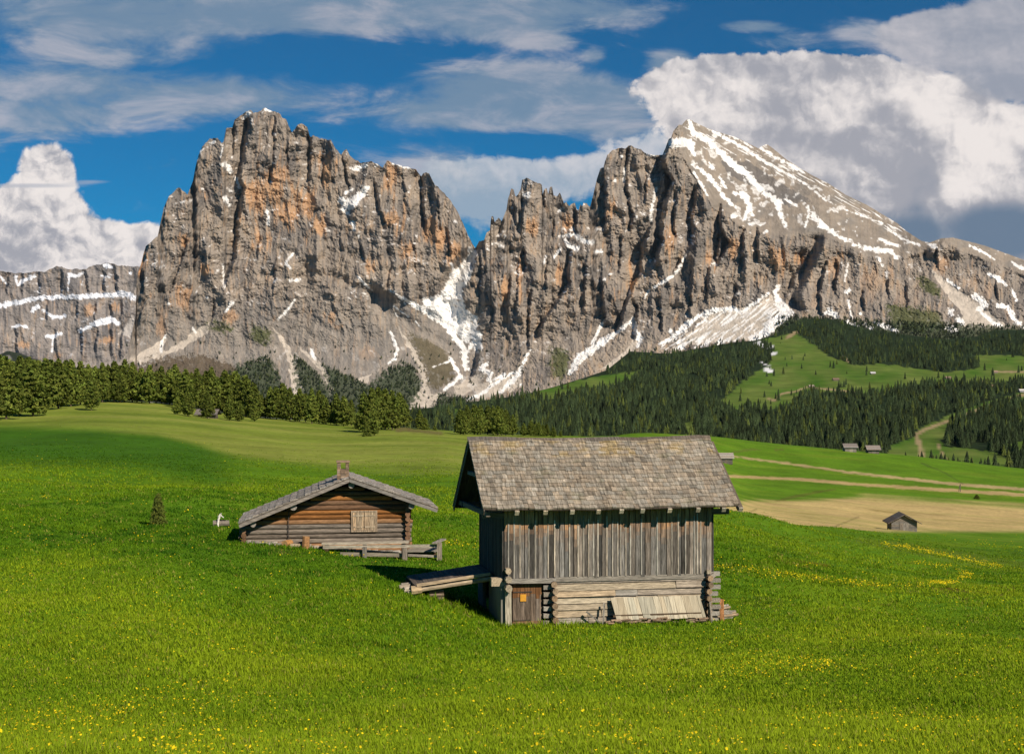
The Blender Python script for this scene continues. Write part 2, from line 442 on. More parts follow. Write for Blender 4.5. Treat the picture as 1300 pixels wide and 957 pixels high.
lay(sstep(n2 - .4 * n3, .1, .6) * .6, (.048, .125, .008))
# paler yellow-green pasture up by the treeline; a darker green band nearer
edge = np.interp(PXg, [-60, 0, 130, 200, 250, 300, 400, 500, 620], [546, 543, 547, 554, 567, 582, 592, 600, 600]) + 4 * n2
farl = sstep(edge - PYg, -6, 8) * (1 - sstep(PXg, 640, 760)) * sstep(Dg, 80, 120)
lay(farl * .85, (.205, .25, .036))
lay(farl * sstep(nst, -.1, .4) * .6, (.28, .30, .06))
lay(farl * sstep(-nst + n2, .1, .5) * .5, (.11, .17, .018))
dark_band = sstep(PYg - edge, -8, 5) * (1 - sstep(PYg - edge, 30, 60)) * (1 - sstep(PXg, 240, 330)) * sstep(Dg, 80, 110)
lay(dark_band * .9, (.045, .125, .006))
# far right meadow, brown field, tracks
fr = sstep(PXg, 780, 860) * sstep(Dg, 170, 230)
lay(fr * .8, (.105, .21, .012))
lay(fr * sstep(nst + .5 * n2, 0, .5) * .6, (.17, .25, .02))
top = np.interp(PXg, [880, 950, 1040, 1100, 1150, 1300, 1600], [640, 636, 634, 628, 631, 640, 644])
br = sstep(PYg - top + 5 * nst + 3 * n2, -3, 5) * sstep(PXg + 20 * n2, 880, 930) * sstep(Dg, 165, 185) * (1 - sstep(PYg, 671, 678))
lay(br * (.75 + .25 * sstep(nst, -.4, .2)), (.52, .385, .165))
lay(br * sstep(n2 + nst, .15, .6) * .7, (.36, .325, .10))
lay(br * sstep(fbm(Xg / 30, Dg / 5, 3, 77), .25, .5) * .6, (.27, .21, .065))
for pts, c in [([(905,602,1.3),(922,604,1.4),(1009,608,1.4),(1106,616,1.7),(1203,622,1.8),(1300,628,2.2),(1400,634,2.2)], (.46,.33,.15)),
               ([(930,579,.5),(945,581,.8),(1009,589.5,1.0),(1074,599,1.2),(1155,608,1.3),(1216,614.7,1.5),(1300,621,1.6),(1400,628,1.6)], (.44,.33,.16)),
               ([(985,636,1.0),(1010,630,1.6),(1040,624,1.2),(1060,621,.6)], (.12,.11,.025)), ([(930,574,.8),(955,570,1.2),(965,571,.4)], (.12,.12,.03)),
               ([(984,571,.7),(994,570,.9)], (.13,.12,.03)), ([(1170,588,.5),(1200,600,.6),(1222,614,.6)], (.06,.08,.02)),
               ([(942,655,.6),(960,646,.8)], (.13,.12,.04)), ([(1060,668,.7),(1090,656,.6)], (.15,.13,.05))]:
    sd = segdist(PXg, PYg, pts) + .8 * n3 + .6 * n2 + 1.3 * fbm(PXg / 16, PYg / 2.5, 3, 51)
    lay((1 - sstep(sd, -.4, 1.0)) * (.92 if c[0] > .3 else .55) * (Dg > 140), c)
# sorrel-red and pale streaks on the near right slope
for pts, c, k in [([(985,713,3),(1010,715,4),(1050,719,2)], (.17,.085,.012), .75), ([(1185,747,2),(1240,749,3),(1310,753,3)], (.16,.075,.02), .7),
                  ([(1160,680,1.5),(1230,682,2.5),(1320,686,3)], (.15,.17,.04), .7), ([(1090,686,3),(1180,700,6),(1300,722,8)], (.12,.16,.02), .6),
                  ([(960,762,5),(990,765,4)], (.06,.075,.012), .5), ([(905,715,2),(960,722,3),(1048,738,4),(1160,746,3)], (.14,.17,.015), .4)]:
    sd = segdist(PXg, PYg, pts) + 3 * n3 + 2 * n1
    lay((1 - sstep(sd, -2, 4)) * k * (Dg < 140), c)
# trodden earth under the barn ramp and by the cabin steps
for pts in ([(545,748,2),(575,768,3),(596,780,3)], [(330,690,1.5),(350,697,2),(372,702,1.5)], [(505,545,3),(518,543,3)], [(520,546,1.2),(560,550,1.0)]):
    sd = segdist(PXg, PYg, pts) + 2 * n3
    lay((1 - sstep(sd, -1, 3)) * .7 * (Dg < 500), (.15, .105, .05))
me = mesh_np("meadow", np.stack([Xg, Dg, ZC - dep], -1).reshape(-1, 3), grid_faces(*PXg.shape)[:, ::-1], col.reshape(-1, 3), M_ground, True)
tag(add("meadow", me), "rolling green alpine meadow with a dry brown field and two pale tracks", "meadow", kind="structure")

# ------------------------------------------------------------------ forested hill on the right
hp = np.arange(440, 2301, 4.0)
hv = np.linspace(0, 1, 220)
H_top = np.interp(hp, [440,520,560,600,660,700,740,770,800,850,900,930,960,985,1000,1020,1055,1100,1150,1200,1240,1262,1300,1500,2300], [536,520,516,510,502,492,480,470,446,449,440,435,432,424,413,405,405,418,425,431,427,419,419,430,440])
H_bot = 690.0
PXh, Vh = np.meshgrid(hp, hv)
PYh = H_bot + (H_top - H_bot) * Vh
def hill_d(px, y):
    """distance of the wooded hill at photo row y"""
    return np.interp(-np.asarray(y, float), [-690,-640,-600,-560,-520,-480,-440,-400], [800,900,1060,1400,1950,2700,3600,4600]) * (1 + .02 * fbm(np.asarray(px) / 90, np.asarray(y, float) / 60, 2, 55))
Dh = hill_d(PXh, PYh)
MEAD = [[(668,501.5),(699,493),(733,483),(766,476.5),(816,470),(809,480),(766,493),(726,500),(693,508)],
        [(1009,423),(1033,437),(1053,453),(1083,463),(1120,462),(1156,467),(1200,473),(1243,467),(1240,450),(1310,452),(1310,480),(1267,487),(1233,488),(1200,487),(1150,490),(1100,502),(1053,497),(1013,503),(999,520),(916,520),(913,510),(949,480),(976,463),(983,440),(963,433)],
        [(1163,547),(1200,529),(1250,510),(1310,496),(1310,506),(1260,514),(1217,530),(1195,560),(1200,567),(1267,574),(1300,600),(1126,600),(1126,574),(1130,566),(1163,554)],
        [(1278,564),(1310,558),(1310,574),(1284,576)], [(1053,521),(1066,520),(1071,524),(1056,526)], [(575,520),(586,518),(590,524),(578,528)], [(868,536),(882,536),(882,552),(866,552)]]
mead = np.zeros(PXh.shape)
for q in MEAD: mead = np.maximum(mead, inpoly(PXh + 3 * perlin(PXh / 9, PYh / 7, 2), PYh + 2 * perlin(PXh / 9, PYh / 7, 3), q))
hc = np.empty(PXh.shape + (3,)); hc[:] = (.020, .034, .014)
m_ = mead[..., None]; hn = fbm(PXh / 40, PYh / 14, 4, 61)[..., None]
hc = hc * (1 - m_) + m_ * (np.array((.105, .165, .028)) + hn * np.array((.09, .05, .03)))
HPATH = [[(1310,498,1.4),(1284,506,1.6),(1250,517,1.5),(1210,532,1.4),(1175,545,1.6),(1163,552,2.0),(1168,566,3.0),(1171,590,4)],
         [(976,506,.8),(983,509,1.0),(992,500,.8),(1010,497,.8),(1026,491,.8)], [(1010,422,2),(1000,428,2)], [(1070,454,1.5),(1082,460,1.5)],
         [(1262,472,.7),(1310,472,.8)], [(1248,484,.7),(1262,490,.7)], [(1190,562,1),(1200,585,1)], [(1085,498,1.0),(1032,492,.7)]]
for pts in HPATH:
    k = (1 - sstep(segdist(PXh, PYh, pts) + .8 * perlin(PXh / 4, PYh / 4, 6), -.3, 1.0))[..., None] * .9
    hc = hc * (1 - k) + np.array((.36, .27, .15)) * k
HSNOW = [[(963,436,3),(978,440,2.5)], [(979,449,2),(985,449,1.5)], [(969,459,2),(975,464,1)], [(974,469,3),(978,471,2.5)]]
for pts in HSNOW:
    k = (1 - sstep(segdist(PXh, PYh, pts), -.5, .8))[..., None]; hc = hc * (1 - k) + np.array((.8, .8, .82)) * k
me = mesh_np("hill", np.stack([(PXh - 650) / F * Dh, Dh, ZC - (PYh - HZ) / F * Dh], -1).reshape(-1, 3), grid_faces(*PXh.shape)[:, ::-1], hc.reshape(-1, 3), M_hill, True)
tag(add("hill", me), "wooded hillside with bright clearings below the right-hand peak", "hill", kind="structure")

# ------------------------------------------------------------------ mountains
def massif(name, label, x0, x1, step, ridge, base, d0, nr, rec_lo, rec_hi, knee, steps, snow, orange, greens, screes, slab=None, amp=1.0, seed=0, dust=0.0, dark=(), brush=None, plow=None, haze=(1,1,1), dr=None, calm=()):
    px = np.arange(x0, x1 + .01, step); rx, ry = np.array(ridge).T
    rid = np.interp(px, rx, ry)
    rough = np.ones(len(px))
    if slab: rough = 1 - .8 * sstep(px, 872, 900)
    rid = rid + rough * (1.6 * fbm(px / 7, px * 0, 3, seed + 1) + 1.2 * np.minimum(ridged(px / 4.0, px * 0 + 3, seed + 2), .3))
    bs = np.interp(px, *np.array(base).T)
    v = np.linspace(0, 1, nr)
    PX, Vv = np.meshgrid(px, v); PY = rid + Vv * (bs - rid)
    h = bs - PY
    wx = PX + 9 * fbm(PX / 55, PY / 80, 3, seed + 5); wy = PY + 8 * fbm(PX / 60, PY / 60, 3, seed + 9)
    R = np.zeros(PX.shape); cliff = sstep(h, knee - 40, knee + 30)
    soft = np.ones(PX.shape)
    sl = np.zeros(PX.shape)
    if slab:
        edge = np.interp(PX, *np.array(slab).T); sl = sstep(edge - PY + 5 * fbm(PX / 12, PY / 12, 3, 88), -3, 6) * sstep(PX, 858, 876)
        soft = 1 - .80 * sl
    scree = np.zeros(PX.shape)
    for q in screes: scree = np.maximum(scree, inpoly(PX + 3 * perlin(PX / 8, PY / 8, 1), PY + 3 * perlin(PX / 8, PY / 8, 2), q))
    soft = soft * (1 - .8 * scree)
    for q in calm: soft = soft * (1 - .65 * np.clip(inpoly(PX + 5 * perlin(PX / 12, PY / 12, 1), PY + 5 * perlin(PX / 12, PY / 12, 2), q), 0, 1))
    def box1(q, r, ax):
        q = np.pad(q, [(r + 1, r) if i == ax else (0, 0) for i in range(2)], mode='edge'); s_ = np.cumsum(q, axis=ax)
        return (np.take(s_, np.arange(2 * r + 1, s_.shape[ax]), ax) - np.take(s_, np.arange(0, s_.shape[ax] - 2 * r - 1), ax)) / (2 * r + 1)
    low = (1 - sstep(h, 110, 215)) * (1 - sstep(PX, 590, 640)) * (1.0 if slab else 0.0)
    soft = soft * (1 - .5 * low)
    for _ in range(2): soft = box1(box1(soft, 5, 0), 5, 1)
    for lam, a, st in [(70, .46, 2.4), (34, .46, 3.0), (17, .46, 3.2), (8.5, .40, 3.0), (4.2, .30, 2.4)]:
        n = ridged(wx / lam, wy / (lam * st), seed + int(lam))
        R += n * lam * a * 3.5 * .5 * amp * (cliff * .75 + .25) * soft
    R += fbm(wx / 12, wy / 12, 4, seed + 40, .6) * 22 * amp * soft + 5 * fbm(PX / 3, PY / 3, 2, seed + 50, .7) * amp * (.4 + .6 * soft)
    R += (np.sin(wy / 3.1 + 3 * perlin(PX / 30, PY / 30, seed + 8)) * 2.4 + np.sin(wy / 7.7 + 5 * perlin(PX / 40, PY / 40, seed + 18)) * 4.0) * amp * cliff * soft       # bedding
    for st_ in steps:
        pts, A, L = st_[:3]
        pts = sorted(pts, key=lambda q: q[1]); yx = np.array(pts, float)
        xl = np.interp(PY, yx[:, 1], yx[:, 0]) + 1.8 * perlin(PY / 8, PY * 0 + pts[0][0], 5) + 1.2 * perlin(PY / 3, PY * 0 + pts[0][0], 6)
        en = sstep(PY, yx[0, 1] - 6, yx[0, 1] + 6) * (1 - sstep(PY, yx[-1, 1] - 6, yx[-1, 1] + 8))
        s = PX - xl
        f = np.where(s < 0, -np.exp(np.minimum(s, 0) / L), .45 * np.exp(-np.maximum(s, 0) / (L * 1.3)))
        tw = st_[3] if len(st_) > 3 else 1.0 + A / 38.0; w = sstep(s, -tw, tw); f = (-np.exp(-np.abs(s) / L)) * (1 - w) + (.45 * np.exp(-np.abs(s) / (L * 1.3))) * w
        R += A * f * en
    rec = np.where(h < knee, h * rec_lo, knee * rec_lo + (h - knee) * rec_hi)
    if plow is not None: rec = rec + plow(PX, PY)
    if slab: rec = rec + sl * np.maximum(edge - PY, 0) * 4.2 - 30 * sl
    D = d0 + rec - R
    if dr is not None: D = D + dr(PX)
    # snow
    m = np.zeros(PX.shape); sn = fbm(PX / 5, PY / 5, 3, seed + 70); sn2 = perlin(PX / 1.6, PY / 1.6, seed + 75)
    for pts in snow:
        xs = [p[0] for p in pts]; a = max(0, int((min(xs) - 16 - x0) / step)); b = min(len(px), int((max(xs) + 16 - x0) / step) + 1)
        if b <= a: continue
        wk = .72 if (slab and pts[0][1] < 330 and pts[0][0] > 860) else 1.0
        sd = segdist(PX[:, a:b], PY[:, a:b], [(p[0], p[1], p[2] * wk) for p in pts]) + (4.6 * sn[:, a:b] + 1.2 * sn2[:, a:b]) * min(1.0, .25 + sum(p[2] for p in pts) / len(pts) / 4.5) + .15
        m[:, a:b] = np.maximum(m[:, a:b], 1 - sstep(sd, -.5, .45))
    gy = np.gradient(D, axis=0) / np.maximum(np.gradient(PY, axis=0), 1e-3)     # nearer downhill -> ledge
    ledge = sstep(-gy, 2.0, 9.0)
    m = np.maximum(m, ledge * sstep(fbm(PX / 9, PY / 9, 3, seed + 80) + .55 * fbm(PX / 45, PY / 35, 2, seed + 84) + dust * sstep(h, knee, knee + 140), .34, .42) * (.3 + .7 * cliff))
    if brush: m = np.maximum(m, brush(PX, PY, sn))
    # rock colours
    c = np.empty(PX.shape + (3,)); c[:] = (.295, .25, .210)
    def put(k, q):
        nonlocal c
        k = np.clip(k, 0, 1)[..., None]; c = c * (1 - k) + np.array(q) * k
    streak = fbm(wx / 3.2, wy / 38, 3, seed + 90); big = fbm(wx / 38, wy / 50, 4, seed + 95); med = fbm(wx / 11, wy / 22, 3, seed + 99)
    put(sstep(big + .8 * streak, -.10, .4) * .85, (.155, .14, .13))
    put(sstep(-big + .6 * med, .05, .5) * .6, (.37, .305, .24))
    put(sstep(-streak + .5 * med, .12, .5) * .55, (.42, .29, .185))
    org = np.zeros(PX.shape)
    for ox, oy, a, b in orange: org = np.maximum(org, 1.25 * np.exp(-(((PX - ox) / a) ** 2 + ((PY - oy) / b) ** 2) * .9))
    put(sstep(org * .75 + .55 * med + .85 * fbm(wx / 3.0, wy / 34, 3, seed + 92) + .35 * big, .28, .74) * .85 * (1 - .8 * sl) * (.25 + .75 * cliff), (.50, .30, .165))
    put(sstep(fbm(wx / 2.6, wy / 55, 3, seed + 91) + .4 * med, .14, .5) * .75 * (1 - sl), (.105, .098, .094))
    put(sstep(fbm(PX / 6, PY / 4, 3, seed + 33), .2, .6) * .3, (.19, .17, .155))
    put(sl * .75, (.29, .245, .20)); put(sl * sstep(fbm(PX / 30, PY / 20, 3, 7), .0, .4) * .6, (.20, .185, .17))
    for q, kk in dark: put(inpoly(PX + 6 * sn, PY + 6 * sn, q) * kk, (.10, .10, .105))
    put(low * .45, (.255, .235, .215)); put(low * sstep(fbm((PX - .5 * PY) / 5, (PY + .5 * PX) / 30, 3, 27), .12, .4) * .5, (.155, .148, .14))
    put(scree * .85, (.56, .49, .415)); put(scree * sstep(sn, .1, .4) * .5, (.34, .30, .26))
    gm = np.zeros(PX.shape)
    for q, gcl in greens:
        k = sum(inpoly(PX + 14 * sn + 5 * sn2 + ox, PY + 10 * sn + 4 * sn2 + oy, q).astype(float) for ox, oy in ((-5, -3), (5, -3), (0, 4), (-3, 1), (3, 0), (0, 0))) / 6; k = sstep(k + .3 * sn2, .25, .8); put(k * .88, gcl); put(k * sstep(sn2, .2, .7) * .35, (.02, .035, .014)); gm = np.maximum(gm, k)
    m = m * (1 - .5 * gm * (m < .5))
    m = m * (1 - .3 * sstep(sn2 + sn, .5, .9))
    put(m, (.84, .82, .80))
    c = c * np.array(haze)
    X = (PX - 650) / F * D; Z = ZC - (PY - HZ) / F * D
    front = np.stack([X, D, Z], -1)
    rows = []
    for k, (bk, dn) in enumerate([(1500, 900), (700, 480), (250, 170), (60, 30)]):     # the far side falls away behind the crest
        q = front[0].copy(); q[:, 1] += bk; q[:, 0] *= (q[:, 1] / front[0][:, 1]); q[:, 2] -= dn; rows.append(q[None])
    vv = np.concatenate(rows + [front], 0); cc = np.concatenate([np.repeat(c[:1], 4, 0), c], 0)
    me = mesh_np(name, vv.reshape(-1, 3), grid_faces(*vv.shape[:2]), cc.reshape(-1, 3), M_rock, False)
    o = add(name, me); tag(o, label, "mountain", kind="structure")
    return (px, rid, bs, D)

R_MAIN = [(130,470),(150,462),(163,445),(172,400),(174,350),(179,335),(185,312),(200,300),(208,263),(215,248),(227,238),(238,247),(245,230),(248,213),(252,197),(257,186),(266,176.5),(276,175),(281.5,182),(284,179),(287,163),(295,161.5),(298,152),(313,141.6),(318,139),(322,143),(328,142.5),(336,136.5),(341,139),(348,141.6),(356,145),(358,149),(363,151),(369,166),(371,168),(375,163),(379,158),(384,157),(390,161),(393,172),(394.5,175),(398,171),(403,175),(413,176.5),(420,178),(425,186.5),(433,196.5),(436,192),(440,189),(444,197),(450,202),(458,206.5),(471,205),(480,208),(486,213),(491,204),(494,204),(497,206.5),(510,210.5),(528,215),(534.6,224),(537,220),(541,218),(545,221),(548,226.5),(552,234),(556,237),(569.6,251.5),(579.6,266.5),(588,283),(594.6,300),(599.6,309),(603.5,315),(608,307),(614.6,305),(617,297),(618.5,294),(622,292),(623.5,274),(626,274),(628,282),(633,276.5),(637,280),(643,266.5),(645,252),(649,240),(652,241),(654.5,250),(658,246),(661,240),(663,228),(669.5,226),(679.5,231),(688,235),(689,246),(691,240),(694,238),(696,246),(698,239),(701,238),(703,248),(707,249),(711,246),(713,250),(716,258),(719,256),(723,261.5),(725,259),(730,257.5),(732,266),(734.5,267),(737,259),(739,262),(741,258),(745,259),(749,262),(753,248),(758,226.5),(762,214),(766,213),(768,205),(771,196),(775,193),(779.5,190),(785,188),(790,187),(793,189),(798,185),(803,185),(809,189),(813,189),(821,196),(833,197),(841,196.5),(844,190),(846,185),(849,177),(852,175),(855,166.5),(862,158),(866,158),(870,153),(873,151.5),(876,152),(881,155),(896,162),(909,167),(933,174),(949.5,182),(963,188.6),(967,186),(973,183),(978,186),(983,190),(999.6,203.6),(1016,213.7),(1033,223.7),(1053,233.7),(1073,247),(1100,260),(1120,272),(1140,284),(1150,293),(1170,306),(1180,308),(1195,302.7),(1210,301.7),(1230,306.7),(1250,311.7),(1277,321.7),(1300,330),(1400,365),(1560,440)]
STEPS = [  # (left-facing walls: polyline, drop in metres, run in px)
 ([(317,152),(311,184),(304,218),(309,241),(305,260),(302,280),(299,310),(297,332),(290,341),(284,362)],95,9), ([(349,150),(349,186),(346,211),(344,233)],45,5),
 ([(393,172),(394,200),(393,228)],60,8), ([(256,186),(250,206),(245,235),(249,262),(246,285)],80,8), ([(298,155),(296,196)],40,5), ([(238,305),(230,332),(224,349),(216,370)],50,5),
 ([(186,380),(175,411)],35,6), ([(187,305),(181,347),(182,371)],70,6), ([(274,384),(269,407)],40,4), ([(435,198),(440,223),(444,240)],40,5), ([(476,231),(480,259),(489,285)],40,6),
 ([(537,220),(536,246),(540,293)],50,7), ([(569,292),(572,323)],45,6), ([(458,305),(462,330)],30,6), ([(433,286),(432,308)],25,4), ([(497,335),(493,362)],30,6), ([(607,312),(603,330),(598,345)],25,7),
 ([(425,345),(450,358),(480,372),(510,398),(545,420),(575,438),(590,450),(594,475)],34,70,18), ([(608,440),(603,470),(597,480)],60,14),
 ([(638,280),(636,300)],30,6), ([(655,262),(656,284)],30,5), ([(665,250),(661,293)],45,6), ([(691,243),(692,262)],40,5), ([(704,278),(702,300)],40,6), ([(732,266),(731,295)],40,5),
 ([(769,235),(768,265),(767,290)],65,10), ([(797,190),(796,240),(803,272),(801,290)],55,7), ([(820,225),(819,256)],40,5), ([(829,280),(815,312),(812,349),(804,359),(797,378),(784,418)],80,8),
 ([(724,318),(722,359),(707,383),(690,406),(682,428)],85,8), ([(665,316),(667,342)],50,8), ([(647,350),(645,393)],50,6), ([(675,368),(671,411),(671,440)],50,6), ([(628,383),(626,405)],40,6), ([(764,355),(767,408)],40,6),
 ([(807,385),(809,400),(806,428)],60,8), ([(838,380),(840,420)],35,9), ([(850,178),(842,206),(853,231),(845,255),(840,282),(840,306),(830,332)],130,14), ([(884,240),(878,272),(880,308)],70,8), ([(916,260),(913,285),(925,308),(912,333)],70,8),
 ([(859,246),(855,282),(858,300)],50,7), ([(961,290),(963,330)],60,8), ([(945,290),(943,320)],45,6), ([(914,300),(909,336)],60,7), ([(865,326),(856,343)],40,8), ([(945,325),(942,345)],40,6), ([(935,360),(932,390)],35,5),
 ([(1046,298),(1034,325),(1022,350),(1012,374),(1018,392)],115,26,8), ([(1024,318),(1008,356),(996,380)],50,12,4), ([(1050,330),(1040,370),(1042,395)],45,10), ([(1064,330),(1060,370)],40,9), ([(1128,355),(1128,375)],35,6), ([(1189,318),(1190,338)],40,7), ([(1264,360),(1266,378)],35,8), ([(1095,370),(1097,395)],35,7), ([(880,330),(876,400)],40,12), ([(900,340),(897,385)],30,7), ([(1150,360),(1152,388)],25,8),
 ([(330,300),(326,330)],30,5), ([(365,180),(367,215)],30,5), ([(412,185),(410,240)],30,6), ([(350,330),(346,370)],25,7), ([(250,300),(247,340)],30,8), ([(210,260),(206,300)],25,6), ([(512,225),(515,262)],30,6), ([(556,245),(560,290)],30,6), ([(526,300),(528,345)],25,7), ([(745,330),(741,390)],35,9), ([(790,300),(786,345)],30,7), ([(658,330),(656,400)],30,7), ([(610,330),(612,372)],30,6), ([(695,330),(692,372)],30,7)]
SNOW = [
 [(874,154,3),(881,169,5.5),(898,178,5),(913,193,5),(932,210,7),(947,221,6),(960,235,5),(977,250,4),(988,257,7),(990,272,5),(999,289,2)], [(855,182,6),(866,180,6),(876,183,6),(881,196,2)],
 [(898,163,2),(922,176,3),(947,189.5,3),(969,204.5,2.6),(997,219.6,2.4),(1020,232,1.5),(1048,254,1.3),(1075,267,1),(1119,283,1.4),(1143,302,1.5),(1167,312,2)], [(905,161,1.5),(932,174,2),(956,188,1.6)],
 [(965.5,188,2),(979,197,3),(1007,212,3),(1026,223,1.2)], [(881,220,2.2),(890,233,2.5),(898,248,1.5)], [(886,212,2.5),(900,225,5),(911,238,3),(920,251,4),(935,265,1.2)], [(901,208,4),(905,214,3)], [(913,225,2),(922,238,3)],
 [(932,246,3),(945,248,6),(952,263,5),(943,280,2)], [(950,258,3),(956,273,2)], [(997,253,2.5),(1010,261,3)], [(1026,261,2),(1027,272,3),(1022,289,1.2)], [(1033,274,6),(1044,287,5),(1064,299,3.5),(1086,311,2.2),(1112,318,4),(1127,318,5),(1138,326,3)], [(1116,329,3),(1120,336,2)],
 [(1116,304,2),(1130,309,3.5),(1143,312,2)], [(1178,310,2.5),(1187,313,4)], [(1230,311,1.3),(1248,320,2.6),(1263,330,1.2)], [(1255,348,2),(1270,355,3.5),(1277,363,1)], [(1285,368,2),(1290,380,2)], [(1285,333,1.3),(1300,342,2)], [(1202,355,1.4),(1217,366,1.6)],
 [(1237,375,3.5),(1250,386,5),(1245,393,3)], [(1240,392,1.5),(1259,408,3),(1272,414,2)], [(1266,388,3),(1279,390,3),(1288,405,3),(1300,416,2)], [(1207,394,3.5),(1208,400,3)], [(1216,404,3),(1222,410,3)], [(1200,416,2),(1211,419,4)], [(1112,410,2.5),(1125,415,3),(1138,420,2.5)],
 [(1072,410,3.5),(1086,414,3)], [(1077,381,1.6),(1079,395,1.6),(1082,407,1)], [(1072,357,1.6),(1077,335,1)], [(1053,394,3.5),(1061,401,3.5)], [(1045,399,1.5),(1053,394,2)], [(1097,412,2),(1108,417,2)], [(1125,346,1.6),(1126,353,1)], [(1075,370,3),(1079,368,2)], [(1092,398,1.5)],
 [(988,364,2.5),(984,373,3),(990,386,6),(999,397,7),(982,411,7),(969,426,5),(956,430,5)], [(978,371,1.5),(960,384,2.2),(941,396,2.2),(930,392,3.5),(905,394,3.5),(888,401,2.2),(873,411,3.5),(854,428,3),(837,437,2)], [(851,420,2.5),(856,426,2)], [(804,405,2.5),(807,422,3.5),(813,430,3.5),(809,441,2)],
 [(873,319,1.4),(860,345,2.6),(843,358,2.8),(824,368,1.4),(817,381,1.2)], [(804,406,2),(782,423,2.4),(765,434,4.5),(746,447,5),(733,457,4.5),(725,473,3)], [(765,409,1.5),(757,426,2),(752,437,2)], [(808,420,1.5),(811,432,2.8)],
 [(673,445,1.3),(661,468,2.5),(658,475,3.5),(646,487,3.5),(635,498,2)], [(661,488,1.5)], [(654,472,1.4),(627,487,2.2),(609,502,2.2),(594,507,1.5)], [(620,458,1.4),(612,468,3.5),(622,475,3.5),(621,482,2)], [(641,475,2),(622,485,1.4)],
 [(597,317,4),(602,322,4),(592,332,4),(587,340,5),(577,350,6),(576,358,7),(568,372,7),(558,382,7),(540,382,3.5)], [(573,335,2),(577,345,2)], [(560,386,6),(570,397,9),(583,405,9),(592,401,7)], [(577,414,6),(560,402,5)],
 [(496,369,1.3),(515,382,3),(534,391,3),(549,402,3),(568,416,3),(579,431,4),(589,442,4.5),(592,468,3)], [(605,425,6),(606,440,6)], [(600,436,3),(587,455,2)], [(453,350,.9),(462,359,1.7),(472,369,1.2)], [(500,389,.8),(519,402,1)], [(502,398,1),(505,402,1)], [(527,408,.8),(534,416,.8)],
 [(496,421,1.6),(504,442,2.2),(502,455,2.2),(493,461,1.4)], [(395,444,2),(399,455,2.5)], [(571,454,2.5),(585,478,2.5),(564,495,1.8)], [(549,466,.8),(570,459,1.2)],
 [(374,381,1.6),(363,396,2),(353,405,1.2)], [(372,322,1.3),(363,334,2),(369,340,1.5)], [(369,356,1.6),(382,355,2)], [(245,416,1.2),(249,423,1.2)], [(211,424,1.2),(205,435,2),(205,446,1.8)], [(294,385,2.6),(286,395,1.2)], [(283,337,1.3),(284,364,1.6)], [(263,378,1.5)], [(215,386,1.8)],
 [(337,139,2),(344,141,1.5)], [(316,143,2.2),(309,152,2)], [(280,209,1.4),(286,209,3),(293,218,3)], [(282,188,1),(280,200,1)], [(299,226,3),(305,239,1.6)], [(293,243,2.2)], [(286,252,2.8),(291,260,2)], [(339,268,1.8),(341,286,2.2)], [(267,182,2),(272,180,1.5)], [(347,207,1)],
 [(434,255,5),(444,261,6.5),(459,247,5),(466,238,3)], [(438,246,1.8),(448,240,1.5)], [(436,266,3.5),(442,272,2)], [(447,283,3),(450,292,1.5)], [(455,300,1.4),(457,306,1)], [(464,210,3.5),(455,214,3),(446,214,2)], [(478,210,2.2)], [(500,208,1.5),(519,213,1.7)], [(519,244,1.5)], [(577,281,1.4)],
 [(710,300,1.8),(729,298,2.2),(740,306,3),(752,308,2.6)], [(718,305,2),(722,312,2.5),(733,316,3.2)], [(757,319,2.8),(764,320,2)], [(780,229,2)], [(793,214,2),(792,230,1.6)], [(789,199,1.8)], [(710,268,1.4),(715,264,1.2)], [(671,245,1.3),(664,247,1)], [(650,264,1.4)], [(641,300,1.3)], [(693,325,1.8),(691,334,1.4)], [(712,315,1.4),(703,328,1.4)], [(823,195,2),(832,198,2)], [(833,240,2),(828,262,2),(826,280,2)], [(808,275,1.6)], [(668,340,1.2)], [(692,366,1.4)]]
ORANGE = [(325,250,17,26),(382,250,14,22),(367,265,14,20),(350,240,14,30),(231,379,13,16),(260,343,9,7),(205,417,8,13),(292,401,9,9),(391,255,12,26),(414,225,9,26),(496,225,9,26),(497,278,9,13),(549,289,10,18),(470,340,10,9),(421,404,7,7),(466,451,9,10),(430,415,8,5),(676,287,9,13),(710,349,7,18),(776,266,7,13),(720,285,7,12),(802,342,6,20),(986,332,15,20),(804,355,5,25),(931,317,7,14),(1033,383,9,18),(1059,339,10,18),(1108,361,22,20),(1151,379,18,12),(1195,339,9,13),(1230,359,13,9),(1257,368,10,9),(1275,325,14,7),(850,310,6,25),(900,330,6,12),(330,310,12,16),(640,365,5,20),(660,360,4,25),(575,320,8,14),(180,330,7,16),(230,305,10,10),(405,285,10,14),(560,300,8,18),(515,320,10,14),(1015,330,8,8)]
DKG = (.040, .058, .028); OLV = (.085, .095, .035); BRN = (.12, .10, .06)
GREENS = [([(290,470),(320,458),(340,452),(352,470),(362,500),(372,540),(280,540)], DKG), ([(372,448),(400,470),(420,500),(430,540),(380,540)], DKG), ([(408,462),(440,475),(470,490),(490,470),(515,458),(530,470),(535,500),(520,520),(430,540)], DKG),
          ([(515,420),(540,430),(565,445),(580,470),(570,490),(545,495),(540,470),(530,450)], BRN), ([(1126,386),(1160,390),(1190,395),(1200,415),(1170,425),(1130,412)], OLV), ([(1165,345),(1190,362),(1195,378),(1170,370)], OLV),
          ([(160,470),(200,455),(260,450),(300,465),(300,520),(160,520)], (.10,.075,.05)), ([(270,408),(300,412),(290,422),(265,420)], OLV), ([(320,412),(345,418),(340,440),(318,432)], OLV), ([(700,440),(725,445),(720,480),(700,480)], OLV), ([(560,500),(600,505),(590,530),(545,530)], DKG), ([(990,400),(1130,408),(1300,415),(1300,470),(960,470)], DKG)]
